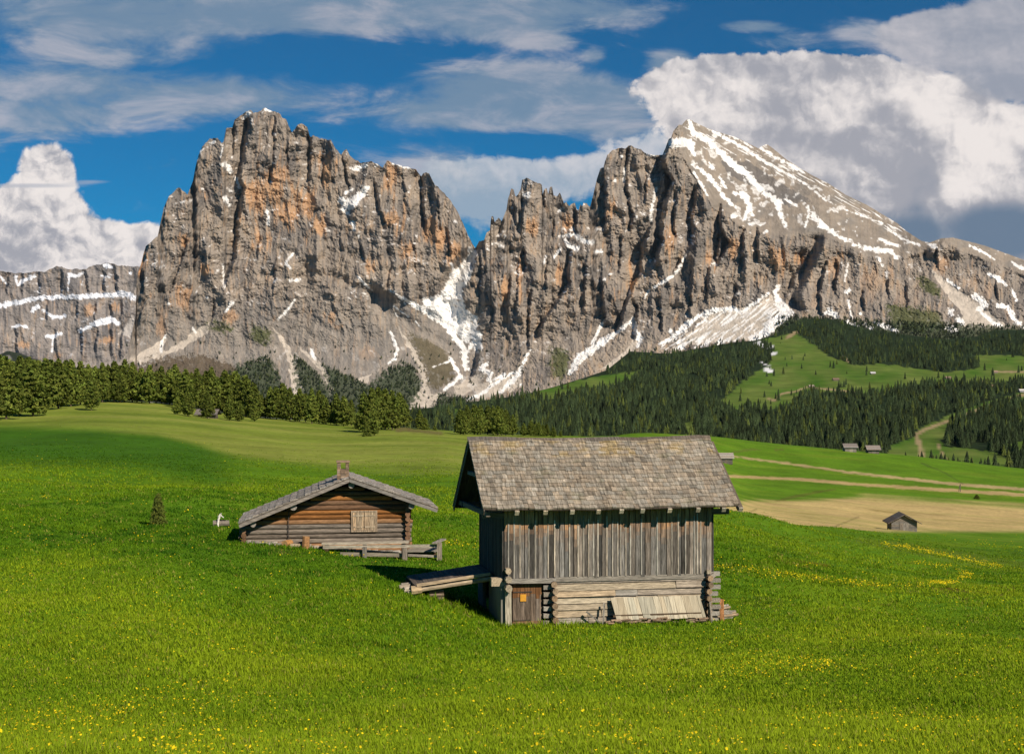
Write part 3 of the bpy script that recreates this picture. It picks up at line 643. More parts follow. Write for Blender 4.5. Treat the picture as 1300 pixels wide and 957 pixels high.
SCREES = [[(160,458),(200,436),(211,426),(208,446),(232,433),(268,406),(262,424),(220,448),(180,462)], [(503,412),(509,418),(528,445),(540,470),(546,500),(556,512),(520,520),(524,505),(536,492),(531,465),(518,440)],
          [(343,413),(356,425),(369,440),(374,465),(390,505),(372,500),(366,460),(358,436)], [(376,438),(402,455),(414,472),(424,497),(418,492),(408,472),(392,455)], [(455,482),(480,470),(485,463),(470,478),(464,492)],
          [(760,470),(800,440),(808,424),(812,432),(806,446),(790,462)], [(600,490),(640,480),(658,470),(664,490),(610,510)], [(1180,340),(1215,366),(1250,392),(1280,416),(1220,420),(1222,400),(1200,372)], [(855,440),(905,398),(960,388),(980,374),(985,392),(965,430),(900,436)], [(575,490),(600,478),(618,470),(605,492),(580,505)], [(530,500),(523,512),(545,520),(560,500)]]
SLAB = [(850,180),(858,185),(870,205),(890,238),(905,264),(940,287),(960,296),(1010,302),(1040,300),(1060,306),(1100,326),(1140,332),(1170,322),(1200,310),(1300,350),(1560,450)]
def brush_main(PX, PY, sn):
    q = inpoly(PX + 5 * sn, PY + 5 * sn, [(838,442),(873,412),(905,396),(960,390),(982,374),(988,398),(966,430),(905,438),(850,446)])
    a = PX * .80 + PY * .60; b = -PX * .60 + PY * .80
    # streaks run down to the left
    t = fbm((PX * .62 + PY * .78) / 3.2, (-PX * .78 + PY * .62) / 22, 3, 14)
    r = q * sstep(t, .02, .16)
    q3 = inpoly(PX + 4 * sn, PY + 4 * sn, [(538,378),(560,383),(574,364),(588,340),(601,316),(607,318),(600,345),(586,372),(592,396),(607,402),(604,428),(592,436),(580,424),(560,412),(536,392)])
    r = np.maximum(r, q3 * sstep(fbm(PX / 6, PY / 4, 3, 23), -.38, -.22))
    q2 = inpoly(PX, PY, [(866,160),(1000,205),(1160,298),(1140,300),(1040,245),(940,200),(880,185)])
    t2 = fbm((-PX * .5 + PY * .86) / 1.8, (PX * .86 + PY * .5) / 26, 3, 19)
    return np.maximum(r, q2 * sstep(t2, .16, .34))
def plow(PX, PY):
    # the snow couloir between the two massifs lies far back
    xl = np.interp(PY, [300,315,345,380,410,440,480], [603,603,580,562,575,590,598])
    w = np.interp(PY, [300,345,380,410,450,490], [6,12,24,34,24,14])
    k = np.exp(-((PX - xl) / w) ** 2)
    return k * np.interp(PY, [300,330,400,480,500], [60,130,120,60,0])
BASE = [(130,545),(300,560),(560,560),(700,545),(800,530),(900,500),(1000,470),(1100,450),(1300,450),(1560,470)]
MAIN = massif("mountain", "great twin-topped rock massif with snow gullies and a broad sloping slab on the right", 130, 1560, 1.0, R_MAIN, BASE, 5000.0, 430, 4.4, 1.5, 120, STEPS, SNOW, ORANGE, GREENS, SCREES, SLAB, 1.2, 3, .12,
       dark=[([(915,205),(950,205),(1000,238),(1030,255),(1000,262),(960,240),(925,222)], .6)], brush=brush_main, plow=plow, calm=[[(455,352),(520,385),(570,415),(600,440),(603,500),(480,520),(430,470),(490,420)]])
R_LEFT = [(-420,360),(-200,352),(-60,346),(0,343),(20,346.6),(43,345),(57,345),(64,341),(71.6,337),(86.6,341.6),(110,341.6),(113,338),(123,336.6),(136.6,333),(150,336.6),(175,338),(260,345)]
SNOW_L = [[(-60,392,3),(0,388,3),(30,382,3),(50,378,3),(72,377,3),(100,377,3.3),(127,375,3.4),(154,373,3.8),(180,379,3)], [(100,420,2),(117,413,3.5),(140,405,4.5),(149,410,3.5)], [(60,427,2),(67,428,3),(78,423,2)], [(67,430,.9),(66,446,1)], [(15,416,2),(25,413,1.8),(36,416,2)], [(42,393,3),(48,389,3)], [(55,393,1.4),(68,403,2.2),(82,401,2.2)], [(88,350,2.5),(98,350,2.5),(104,347,2)], [(86,368,1),(88,352,1)], [(134,338,3),(142,340,2)], [(20,352,2),(22,362,1.5),(30,356,3),(44,350,2)], [(0,350,1.5),(8,360,1.5)], [(165,347,2)], [(-30,420,3),(-10,414,2)], [(128,350,1),(140,352,1)]]
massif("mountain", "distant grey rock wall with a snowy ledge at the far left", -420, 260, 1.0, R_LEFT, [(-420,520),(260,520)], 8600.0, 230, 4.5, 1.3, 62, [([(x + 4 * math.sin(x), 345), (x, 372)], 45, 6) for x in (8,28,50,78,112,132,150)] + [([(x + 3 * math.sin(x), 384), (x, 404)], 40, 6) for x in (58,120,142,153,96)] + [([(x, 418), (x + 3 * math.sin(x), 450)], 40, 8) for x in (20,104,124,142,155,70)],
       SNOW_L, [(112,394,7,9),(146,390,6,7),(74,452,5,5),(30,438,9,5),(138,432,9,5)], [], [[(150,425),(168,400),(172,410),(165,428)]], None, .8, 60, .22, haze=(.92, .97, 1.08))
# dark wooded knoll at the foot of the far wall
px = np.arange(-300, 320, 4.0); tp = np.interp(px, [-300,-60,0,10,30,60,80,110,160,320], [450,446,450,445,450,463,470,466,470,500])
PX, Vv = np.meshgrid(px, np.linspace(0, 1, 30)); PY = tp + Vv * (560 - tp); Dk = 3900 - 2400 * Vv
kc = np.empty(PX.shape + (3,)); kc[:] = (.035, .045, .03); kn = fbm(PX / 9, PY / 5, 3, 5)[..., None]; kc = np.where(kn > .33, np.array((.3, .28, .26)), kc + kn * .02)
me = mesh_np("hill", np.stack([(PX - 650) / F * Dk, Dk, ZC - (PY - HZ) / F * Dk], -1).reshape(-1, 3), grid_faces(*PX.shape), kc.reshape(-1, 3), M_hill, True)
tag(add("hill", me), "low dark wooded knoll behind the left treeline", "hill", kind="structure")
# ------------------------------------------------------------------ solid-piece builder
class MB:
    def __init__(s): s.v = []; s.f = []; s.c = []
    def hexa(s, p, c):
        b = len(s.v); s.v += [tuple(q) for q in p]; s.c += [c] * 8
        s.f += [[b + i for i in q] for q in ((0,3,2,1),(4,5,6,7),(0,1,5,4),(1,2,6,5),(2,3,7,6),(3,0,4,7))]
    def box(s, x0, x1, y0, y1, z0, z1, c):
        s.hexa([(x0,y0,z0),(x1,y0,z0),(x1,y1,z0),(x0,y1,z0),(x0,y0,z1),(x1,y0,z1),(x1,y1,z1),(x0,y1,z1)], c)
    def bar(s, a, b, w, h, c, up=(0, 0, 1), roll=0.0):
        a = Vector(a); b = Vector(b); d = (b - a).normalized(); up = Vector(up)
        if abs(d.dot(up)) > .98: up = Vector((0, 1, 0))
        r = d.cross(up).normalized(); u = r.cross(d).normalized()
        if roll: q = Matrix.Rotation(roll, 3, d); r = q @ r; u = q @ u
        r = r * w / 2; u = u * h / 2
        s.hexa([a - r - u, a + r - u, a + r + u, a - r + u, b - r - u, b + r - u, b + r + u, b - r + u], c)
    def log(s, a, b, r0, r1, c, n=9, cend=None, bend=0.0, rnd=random):
        a = Vector(a); b = Vector(b); d = (b - a).normalized(); up = Vector((0, 0, 1)) if abs(d.z) < .9 else Vector((0, 1, 0))
        x = d.cross(up).normalized(); y = x.cross(d).normalized()
        base = len(s.v); K = 4
        ph = [1 + rnd.uniform(-.08, .08) for _ in range(n)]
        for k in range(K + 1):
            t = k / K; p = a.lerp(b, t) + y * bend * math.sin(t * math.pi); r = r0 + (r1 - r0) * t
            for i in range(n):
                an = 2 * math.pi * i / n; s.v.append(tuple(p + (x * math.cos(an) + y * math.sin(an)) * r * ph[i])); s.c.append(c)
        for k in range(K):
            for i in range(n):
                j = (i + 1) % n; s.f.append([base + k * n + i, base + k * n + j, base + (k + 1) * n + j, base + (k + 1) * n + i])
        ce = cend or c
        for k, rev in ((0, True), (K, False)):
            b2 = len(s.v)
            for i in range(n): s.v.append(s.v[base + k * n + i]); s.c.append(ce)
            f = list(range(b2, b2 + n)); s.f.append(f[::-1] if rev else f)
    def build(s, name, mat, parent=None):
        me = bpy.data.meshes.new(name); me.from_pydata(s.v, [], s.f); me.update()
        a = me.attributes.new('tone', 'FLOAT_COLOR', 'POINT')
        cc = np.ones((len(s.v), 4), dtype=np.float32); cc[:, :3] = np.array(s.c); a.data.foreach_set('color', cc.ravel())
        me.materials.append(mat)
        return add(name, me, parent)
def vary(c, k, rnd):
    q = 1 + rnd.uniform(-k, k); w = rnd.uniform(-.06, .06)
    return (c[0] * q * (1 + w), c[1] * q, c[2] * q * (1 - w))

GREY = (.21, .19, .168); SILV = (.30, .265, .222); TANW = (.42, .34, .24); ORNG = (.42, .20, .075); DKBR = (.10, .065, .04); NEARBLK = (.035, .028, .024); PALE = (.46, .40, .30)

def shingle_slope(mb, rnd, p0, ux, us, un, width, length, rows, wmin, wmax, colr, thick=.022, ragged=.03, lap=1.35):
    """courses of split shingles laid from the eave (p0) up the slope"""
    ux, us, un = Vector(ux), Vector(us), Vector(un); p0 = Vector(p0); e = length / rows
    for r in range(rows):
        x = -rnd.uniform(0, wmax)
        rowk = 1 + rnd.uniform(-.10, .10)
        while x < width:
            w = rnd.uniform(wmin, wmax); a = max(x, 0); b = min(x + w, width)
            if b - a > .02:
                o = rnd.uniform(-ragged, ragged); l = e * lap; ti = rnd.uniform(0, .012)
                g = .004
                lo = e * r + o; hi = min(e * r + l + .02, length)
                top = .012; bot = thick + .012 + ti + .008
                A = p0 + ux * (a + g) + us * lo; B = p0 + ux * (b - g) + us * lo; C = p0 + ux * (b - g) + us * hi; D = p0 + ux * (a + g) + us * hi
                c = vary(colr, .16, rnd); c = tuple(q * rowk for q in c)
                k = rnd.random()
                if k < .10: c = tuple(q * 1.3 for q in c)
                elif k < .18: c = tuple(q * .7 for q in c)
                mb.hexa([A + un * .004, B + un * .004, C + un * .001, D + un * .001, A + un * bot, B + un * bot, C + un * top, D + un * top], c)
            x += w

# ------------------------------------------------------------------ the hay barn
rnd = random.Random(4)
TH = rad(11)
B0 = at(640, 797, 44.0)
barn = thing("hay_barn", "large weathered hay barn with shingle roof and grey board walls in the foreground", "barn", B0, TH)
W, DP = 7.2, 4.6
def roof_z(y): return 6.18 - (y if False else abs(y - 2.3)) * (.7175 if y < 2.3 else .735)
# front boarding with cover strips
mb = MB(); x = 0.0
while x < W - .02:
    w = rnd.uniform(.12, .21); b = min(x + w, W); d = rnd.uniform(0, .018)
    c = vary(GREY, .32, rnd)
    zs = 1.60 + rnd.uniform(-.02, .03)
    zt = 3.02 + rnd.uniform(-.22, .22)        # above this line the eave has kept the wood brown
    cb = vary((.36, .215, .12), .3, rnd)
    kk = rnd.choice([.42, .65, .85, .95, 1.1]); c = tuple(q * kk for q in c); zt += .35
    cm = tuple(.5 * p + .5 * q for p, q in zip(c, cb)); cn = tuple(.8 * p + .2 * q for p, q in zip(c, cb)); zl = zt - rnd.uniform(.08, .4); zk = zl - rnd.uniform(.1, .5)
    for za_, zb_, c_ in ((zs, zk, c), (zk, zl, cn), (zl, zt, cm), (zt, 3.94, cb)): mb.box(x + .005, b - .020, -.05 - d, -.005, za_ + .0005, zb_, c_)
    if rnd.random() < .62:
        s_ = vary((.40, .36, .30), .3, rnd); sx = b + rnd.uniform(-.02, .02)
        mb.box(sx - .022, sx + .022, -.085, -.045 - d + .0, zs + .03, zt + .1, s_); mb.box(sx - .022, sx + .022, -.084, -.045 - d, zt + .1, 3.93, vary((.30, .20, .12), .2, rnd))
    x = b
mb.build("front_boarding", M_wood_v, barn)
# gable and back boarding
def gable(name, xg, sgn, z0):
    mb = MB(); y = 0.0
    while y < DP - .02:
        b = min(y + rnd.uniform(.16, .26), DP); d = rnd.uniform(0, .02)
        c = vary((.075, .066, .056), .35, rnd)  # shade of the gable side put into the board colour
        za, zb = roof_z(y) - .10, roof_z(b) - .10
        xo = xg + sgn * (.05 + d); xi = xg + sgn * .005
        lo, hi = min(xo, xi), max(xo, xi)
        mid = [(lo, y + .003), (hi, y + .003), (hi, b - .003), (lo, b - .003)]
        if y < 2.3 < b: za = zb = min(za, zb)
        zz = (za, za, zb, zb)
        mb.hexa([(p[0], p[1], z0) for p in mid] + [(p[0], p[1], z) for p, z in zip(mid, zz)], c)
        y = b
    return mb.build(name, M_wood_v, barn)
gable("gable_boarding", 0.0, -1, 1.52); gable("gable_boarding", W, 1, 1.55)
mb = MB(); x = 0
while x < W - .02:
    b = min(x + rnd.uniform(.16, .26), W); mb.box(x + .003, b - .003, DP + .005, DP + .05, .3, 3.9, vary(GREY, .25, rnd)); x = b
mb.build("back_boarding", M_wood_v, barn)
# log block below the boards
mb = MB(); z = -.35
hts = [.22, .21, .19, .24, .20, .22, .21, .23, .22]
for i, hh in enumerate(hts):
    x = 1.62
    hh = hh * (1.96 / sum(hts))
    splits = [1.62] + sorted(rnd.uniform(2.2, 6.3) for _ in range(rnd.choice([1, 1, 2, 2]))) + [6.98]
    if i == len(hts) - 1: splits = [1.62, 6.98]
    for a, b in zip(splits[:-1], splits[1:]):
        o = rnd.uniform(-.03, .03); j = rnd.uniform(-.02, .02); k = rnd.uniform(.008, .03)
        c = vary(SILV if rnd.random() < .6 else TANW, .22, rnd)
        mb.hexa([(a + .006, -.03 + o, z + k + j * .4), (b - .006, -.05 + o, z + k), (b - .006, .15, z + k), (a + .006, .15, z + k + j * .4),
                 (a + .006, .0 + o, z + hh - .006 + j), (b - .006, .01 + o, z + hh - .006 - j), (b - .006, .15, z + hh - .006 - j), (a + .006, .15, z + hh - .006 + j)], c)
    z += hh
mb.build("log_wall", M_wood_h, barn)
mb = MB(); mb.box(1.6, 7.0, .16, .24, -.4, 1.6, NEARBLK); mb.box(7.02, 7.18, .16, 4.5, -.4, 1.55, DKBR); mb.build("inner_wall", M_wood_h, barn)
mb = MB(); mb.bar((.18, -.07, 1.555), (1.72, -.07, 1.53), .16, .15, vary(SILV, .1, rnd)); mb.build("door_lintel", M_wood_h, barn)
mb = MB(); mb.bar((1.72, -.035, 1.56), (6.95, -.035, 1.555), .05, .16, vary(SILV, .1, rnd)); mb.build("wall_plate", M_wood_h, barn)
# crossed log corners
def corner(xc, n, z0, dz, xl, rr):
    mb = MB()
    for i in range(n):
        z = z0 + i * dz
        mb.log((xc + rnd.uniform(-.03, .03), -.30 + rnd.uniform(-.08, .05), z), (xc, 2.2, z), rr, rr * .95, vary((.13, .10, .075), .3, rnd), 8, vary((.24, .17, .11), .4, rnd), rnd=rnd)
        if xl: mb.bar((xc + xl[0], .02 + rnd.uniform(-.03, .01), z + dz * .5), (xc + xl[1] + rnd.uniform(-.05, .06), .02, z + dz * .5), .15, dz * .62, vary(SILV, .25, rnd))
    return mb.build("corner_logs", M_wood_y, barn)
corner(1.66, 8, -.22, .235, (-.34, -.06), .105)
corner(7.02, 9, -.3, .225, (.10, .42), .10)
mb = MB(); mb.bar((7.0, -.13, 1.45), (7.25, -.13, 1.62), .14, .13, vary(SILV, .2, rnd)); mb.bar((7.02, -.2, 1.7), (7.02, .3, 1.7), .13, .13, vary(TANW, .2, rnd)); mb.build("log_end", M_wood_y, barn)
# left corner: concrete plinth, post, log ends, door
mb = MB(); mb.box(-.10, .02, .02, 2.35, -.9, 1.50, (1,1,1)); mb.build("concrete_wall", M_conc, barn)
mb = MB(); mb.box(-.10, .02, 3.55, 4.6, -.9, 1.50, (1,1,1)); mb.build("concrete_wall", M_conc, barn)
mb = MB(); mb.box(-.06, .02, 2.36, 3.54, -.9, .1, NEARBLK); mb.box(.25, .30, 2.3, 3.6, -.5, 1.5, NEARBLK); mb.box(-.11, .02, 2.3, 3.6, 1.40, 1.52, DKBR); mb.build("dark_opening", M_wood_y, barn)  # near-black panels stand in for the shade inside the opening
mb = MB(); mb.bar((.13, -.02, -.35), (.12, -.02, 1.24), .20, .20, vary(PALE, .1, rnd)); mb.build("door_post", M_wood_v, barn)
mb = MB()
for k, (z, c) in enumerate([(1.34, TANW), (1.62, SILV), (1.90, TANW)]): mb.log((.10, -.34 + .05 * k, z), (.10, .6, z), .125 - .01 * k, .12, vary(c, .15, rnd), 8, vary(TANW, .2, rnd), rnd=rnd)
mb.bar((-.42, .12, 1.52), (.1, .12, 1.52), .22, .27, vary(TANW, .1, rnd)); mb.build("log_end", M_wood_y, barn)
door = MB(); x = .30
while x < 1.27:
    b = min(x + rnd.uniform(.13, .2), 1.28); top = vary((.20, .10, .045), .25, rnd); low = vary((.17, .13, .10), .3, rnd)
    zc = 1.0 + rnd.uniform(-.15, .1)
    door.box(x + .003, b - .004, .06 + rnd.uniform(0, .012), .11, -.18, zc, low); door.box(x + .003, b - .004, .061, .11, zc + .001, 1.42, top); x = b
door.box(.29, 1.29, .035, .06, .10, .20, vary((.2, .12, .07), .1, rnd))
do = door.build("door", M_wood_v, barn)
m = MB(); m.box(.32, .95, .036, .062, 1.15, 1.185, (1,1,1)); m.build("hinge", M_iron, do)
m = MB(); m.box(.34, .9, .034, .06, .215, .24, (1,1,1)); m.build("hinge", M_iron, do)
M_plate = tone_mat("door_plate", (8, 8, 8), .8, 1.15, 3, .6)
m = MB(); m.box(.55, .75, .03, .056, .86, 1.09, (.62, .30, .035)); m.build("door_plate", M_plate, do)
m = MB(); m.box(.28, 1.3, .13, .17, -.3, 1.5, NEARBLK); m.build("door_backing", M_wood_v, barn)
m = MB(); m.box(.9, 1.5, -.12, .1, -.3, -.13, (.42, .3, .18)); m.build("door_sill", M_wood_h, barn)
# roof
X0, X1 = -.85, 7.9
yF, yR, yB = -.76, 2.3, 5.9
zF, zR, zB = roof_z(yF), 6.18, roof_z(yB)
mb = MB()
for (ya, za, yb, zb) in ((yF, zF, yR, zR), (yB, zB, yR, zR)):
    L = math.hypot(yb - ya, zb - za); us = Vector((0, (yb - ya) / L, (zb - za) / L)); un = Vector((1, 0, 0)).cross(us)
    if un.z < 0: un = -un
    for q in range(14):
        xa, xb = X0 + .03 + (X1 - X0 - .06) * q / 14, X0 + .03 + (X1 - X0 - .06) * (q + 1) / 14
        mb.hexa([Vector(p) + un * t for t in (-.05, -.004) for p in ((xa, ya, za), (xb, ya, za), (xb, yb, zb), (xa, yb, zb))], (.09, .07, .055))
    shingle_slope(mb, rnd, (X0, ya, za), (1, 0, 0), us, un, X1 - X0, L - .01, 17, .12, .29, (.295, .252, .198), .032, .04)
def sag(v): 
    t = (v[0] - X0) / (X1 - X0); return (v[0], v[1], v[2] - .05 * math.sin(math.pi * min(max(t, 0), 1)) + .014 * math.sin(4.1 * v[0] + v[1]))
mb.v = [sag(v) for v in mb.v]
for i, v in enumerate(mb.v):          # old lichen near the ridge, grey-green moss in a few spots
    k = fbm(np.array([v[0] / .9]), np.array([v[1] / .6]), 3, 5)[0]
    if yR - v[1] < .75 and v[1] <= yR and k > .12: mb.c[i] = tuple(.55 * p + .45 * q for p, q in zip(mb.c[i], (.40, .27, .07)))
    elif k < -.34: mb.c[i] = tuple(.6 * p + .4 * q for p, q in zip(mb.c[i], (.16, .16, .085)))
roof = mb.build("roof", M_shingle, barn)
mb = MB(); x = X0 - .02
while x < X1:
    b = min(x + rnd.uniform(.7, 1.3), X1 + .03); z = zR + .035 + rnd.uniform(0, .02)
    mb.hexa([(x, yR - .14, z - .115), (b, yR - .14, z - .115), (b, yR + .02, z), (x, yR + .02, z), (x, yR - .13, z - .085), (b, yR - .13, z - .085), (b, yR + .03, z + .03), (x, yR + .03, z + .03)], vary((.15, .125, .10), .2, rnd)); x = b + .01
mb.v = [sag(v) for v in mb.v]; mb.build("ridge_cap", M_shingle, roof)
for px_, yy in [(646.6, 0), (682, 0), (715.7, 0), (748.7, 0), (778, 0), (805, 0), (840, 0), (877, 0), (910.6, 0), (933, 0)]:
    # rafter tails: parallel to the front slope
    xl = (px_ - 646.6) / 37.4 + .28
    m = MB(); a = Vector((xl, -.755, roof_z(-.755) - .125)); b = Vector((xl, 2.2, roof_z(2.2) - .13))
    m.bar(a, b, .14, .15, vary((.16, .13, .10), .2, rnd)); m.bar(a + Vector((0, -.035, -.026)), a + Vector((0, -.003, -.002)), .142, .152, vary(PALE, .25, rnd)); m.build("rafter", M_wood_y, barn)
for yy, zz in ((.05, 3.72), (4.55, 3.72), (2.3, 5.92)):
    m = MB(); m.bar((-.72, yy, zz), (7.8, yy, zz), .16, .18, vary((.13, .10, .08), .2, rnd)); m.build("purlin", M_wood_h, barn)
m = MB(); m.bar((-.62, -.5, 3.80), (-.62, 5.5, 3.74), .13, .16, vary((.2, .16, .12), .2, rnd)); m.bar((-.62, 1.2, 4.95), (-.62, 3.4, 4.95), .12, .12, vary(GREY, .2, rnd)); m.build("tie_beam", M_wood_y, barn)
for ya, yb in ((yF, yR), (yB, yR)):
    for xb in (X0 + .05, X1 - .05):
        m = MB(); m.bar((xb, ya, roof_z(ya) - .11), (xb, yb, zR - .11), .035, .16, vary((.14, .12, .10), .2, rnd)); m.build("barge_board", M_wood_y, barn)
Mb = Matrix.Translation(B0) @ Matrix.Rotation(TH, 4, 'Z')
def bw(x, y, z): return Mb @ Vector((x, y, z))
def bgz(x, y):
    p = bw(x, y, 0); return gzf(p.x, p.y) - B0.z

# ramp to the hayloft
ramp = thing("loft_ramp", "dark plank ramp leading from the grass bank up to the barn gable", "ramp", bw(-1.4, 2.8, 0), TH)
ro = Vector((-1.4, 2.8, 0))
m = MB(); n = 15
for i in range(n):
    t0, t1 = i / n, (i + 1) / n; xa = -2.75 + 2.62 * t0; xb = -2.75 + 2.62 * t1 - .012; za = 1.25 + .36 * t0; zb = 1.25 + .36 * t1
    e = rnd.uniform(-.06, .06); c = vary((.13, .105, .085), .3, rnd)
    pts = [(xa, 1.55 + e, za), (xb, 1.55 + e, zb), (xb, 4.15 + e, zb), (xa, 4.15 + e, za)]
    m.hexa([Vector(p) - ro + Vector((0, 0, -.06)) for p in pts] + [Vector(p) - ro for p in pts], c)
m.build("deck", M_wood_y, ramp)
m = MB()
for yy, c in ((1.62, TANW), (2.8, DKBR), (4.05, DKBR)): m.log(Vector((-2.8, yy, 1.09)) - ro, Vector((-.1, yy, 1.44)) - ro, .085, .09, vary(c, .1, rnd), 8, rnd=rnd)
m.bar(Vector((-2.72, 1.5, 1.275)) - ro, Vector((-.2, 1.5, 1.60)) - ro, .07, .10, vary(TANW, .15, rnd))
m.build("beam", M_wood_h, ramp)
m = MB()
for i in range(22):
    xx = -2.78 + rnd.uniform(-.22, .25); yy = 1.45 + rnd.uniform(0, 2.3); g = bgz(xx, yy)
    zc = g + rnd.uniform(-.05, max(.06, 1.0 - g)); s_ = rnd.uniform(.10, .20)
    m.log(Vector((xx - s_, yy, zc)) - ro, Vector((xx + s_, yy + rnd.uniform(-.1, .1), zc + rnd.uniform(-.06, .06))) - ro, s_ * .75, s_ * .6, vary((.40, .35, .28), .2, rnd), 6, rnd=rnd)
m.build("stone_footing", M_stone, ramp)
m = MB(); m.log(Vector((-2.9, 1.52, 1.10)) - ro, Vector((-2.55, 1.52, 1.12)) - ro, .15, .12, (.48, .36, .22), 7, rnd=rnd); m.build("log_end", M_wood_h, ramp)
m = MB()
for i in range(4): m.log(Vector((-2.25, 1.75 + .03 * i, .62 + .13 * i)) - ro, Vector((-1.75, 1.85, .62 + .13 * i)) - ro, .065, .06, vary((.22, .16, .11), .3, rnd), 7, rnd=rnd)
m.build("log_crib", M_wood_h, ramp)

# pale board panel leaning on the log wall, firewood under and beside it
M_panel = tone_mat("pale_boards", (24, 1.5, 1.5), .6, 1.25, 5, .85, bump=.3)
pan = thing("board_panel", "pale yellowish board panel leaning against the barn's log wall", "board panel", bw(5.0, -.4, .05), TH)
m = MB(); x = -1.42; po = Vector((5.0, -.4, .05))
while x < 1.68:
    b = min(x + rnd.uniform(.15, .3), 1.69); lo = .17 + rnd.uniform(-.03, .03); sk = -.10
    c = vary((.45, .40, .30), .22, rnd)
    y0, y1 = -.47, -.13
    pts = [(x + .20, y0, lo), (b + .19 - .006, y0, lo), (b - .006 + (sk * .3), y1, .86), (x + (sk * .3), y1, .86)] if False else [(x + .12 + .003, y0, lo), (b + .12 - .004, y0, lo), (b - .004, y1, .86 + rnd.uniform(-.02, .02)), (x + .003, y1, .86)]
    m.hexa([Vector((p[0], p[1] + .4, p[2])) for p in pts] + [Vector((p[0], p[1] + .4 - .035, p[2] + .012)) for p in pts], c); x = b
m.build("boards", M_panel, pan)
for y_, z_ in ((-.02, .30), (.26, .70)):
    m = MB(); m.bar((-1.4, y_, z_), (1.66, y_, z_), .05, .08, vary(DKBR, .1, rnd)); m.build("batten", M_wood_h, pan)
fp = thing("firewood", "low row of split firewood under the leaning pale boards", "firewood", bw(5.0, -.36, 0), TH)
for i in range(46):
    m = MB(); x = -1.62 + 3.4 * rnd.random(); y = rnd.uniform(-.18, .12); z = bgz(5 + x, -.36 + y) + rnd.uniform(.02, .17); a = rnd.uniform(-.4, .4); l = rnd.uniform(.12, .28)
    m.log((x - l * math.cos(a), y - l * math.sin(a), z), (x + l * math.cos(a), y + l * math.sin(a), z + rnd.uniform(-.02, .03)), rnd.uniform(.03, .055), .04, vary((.27, .19, .13), .35, rnd), 5, rnd=rnd); m.build("split_log", M_wood_h, fp)
for dx, dz, tilt, lab in ((-1.70, .62, .05, "short grey stake propped upright left of the pale board panel"), (-1.95, .35, -.32, "thin crooked stick lying against the log wall beside the pale panel"), (2.02, .95, -.02, "tall thin stake standing at the barn's right log corner")):
    o = thing("stake", lab, "stake", bw(5.0 + dx, -.32, bgz(5 + dx, -.32)), TH)
    m = MB(); m.bar((-tilt, -.12, -.08), (tilt, .08, dz + .1), .055, .045, vary(SILV, .2, rnd)); m.build("wooden_bar", M_wood_v, o)
wp = thing("wood_stack", "stack of split logs piled at the right-hand corner of the barn", "wood stack", bw(7.62, .3, bgz(7.62, .3)), TH)
for r in range(6):
    for q in range(4 - (r > 3)):
        m = MB(); x = -.28 + q * .17 + rnd.uniform(-.05, .05); z = .03 + r * .088 * (1 - .08 * q)
        m.log((x - .16, -.22 + .09 * q + rnd.uniform(-.08, .08), z), (x + .34 + rnd.uniform(-.1, .1), .1 + .05 * q, z + rnd.uniform(-.03, .03)), .055, .045, vary((.36, .26, .17) if rnd.random() < .6 else SILV, .3, rnd), 6, rnd=rnd); m.build("split_log", M_wood_h, wp)
o = thing("plank", "rusty-brown plank leaning on the wood stack beside the barn", "plank", bw(7.5, -.06, bgz(7.5, -.06)), TH)
m = MB(); m.bar((0, -.1, -.05), (.05, .08, .72), .14, .03, (.36, .17, .07)); m.build("board", M_wood_v, o)

# ------------------------------------------------------------------ the log cabin
rnd = random.Random(9)
CD = 58.0
C0 = at(430, 694, CD)
cabin = thing("log_cabin", "low dark-brown log cabin with shingle roof and stone chimney left of the barn", "cabin", C0, rad(8.5))
def cl(px, py, d=CD): return at(px, py, d) - C0
xl, xr = cl(312, 690).x, cl(517, 690).x
apx = cl(443, 0).x; zap = cl(0, 607, CD - .8).z
sL, sR = .408, .360
def crz(x): return zap - (apx - x) * sL if x < apx else zap - (x - apx) * sR
DPC = 3.7
m = MB(); z = -.75; r = .112; k = 0
while z < zap - .25:
    hw = (zap - .2 - z)
    a = max(xl - .24, apx - hw / sL + .1); b = min(xr + .22, apx + hw / sR - .1)
    if b - a > .4:
        dr = zap - z; dist = min(crz(a + .3) - z, 9); t = crz(.5 * (a + b)) - z
        low = z < cl(0, 662).z
        c = vary((.19, .165, .14), .25, rnd) if low else vary((.36, .15, .045), .4, rnd)
        if low and rnd.random() < .35: c = vary((.27, .15, .075), .2, rnd)
        if not low and rnd.random() < .3: c = vary((.17, .10, .06), .2, rnd)
        m.log((a + rnd.uniform(-.05, .05), 0, z), (b + rnd.uniform(-.06, .06), 0, z), r * rnd.uniform(.86, 1.0), r * rnd.uniform(.82, .98), c, 10, vary((.3, .18, .09), .3, rnd), rnd=rnd)
    z += .205
m.build("gable_wall", M_wood_h, cabin)
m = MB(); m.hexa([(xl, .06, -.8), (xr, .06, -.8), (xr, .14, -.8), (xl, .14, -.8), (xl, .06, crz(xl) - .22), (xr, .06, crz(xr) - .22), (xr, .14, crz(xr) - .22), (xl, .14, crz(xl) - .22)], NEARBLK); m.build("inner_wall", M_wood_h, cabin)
for xs, nm in ((xl, -1), (xr, 1)):
    m = MB(); z = -.65
    while z < crz(xs) - .30:
        m.log((xs, -.30 + rnd.uniform(-.08, .06), z), (xs, DPC, z), .115, .11, vary((.11, .07, .045), .35, rnd), 9, vary((.17, .10, .06), .35, rnd), rnd=rnd); z += .205
    m.build("side_wall", M_wood_y, cabin)
m = MB(); z = -.75
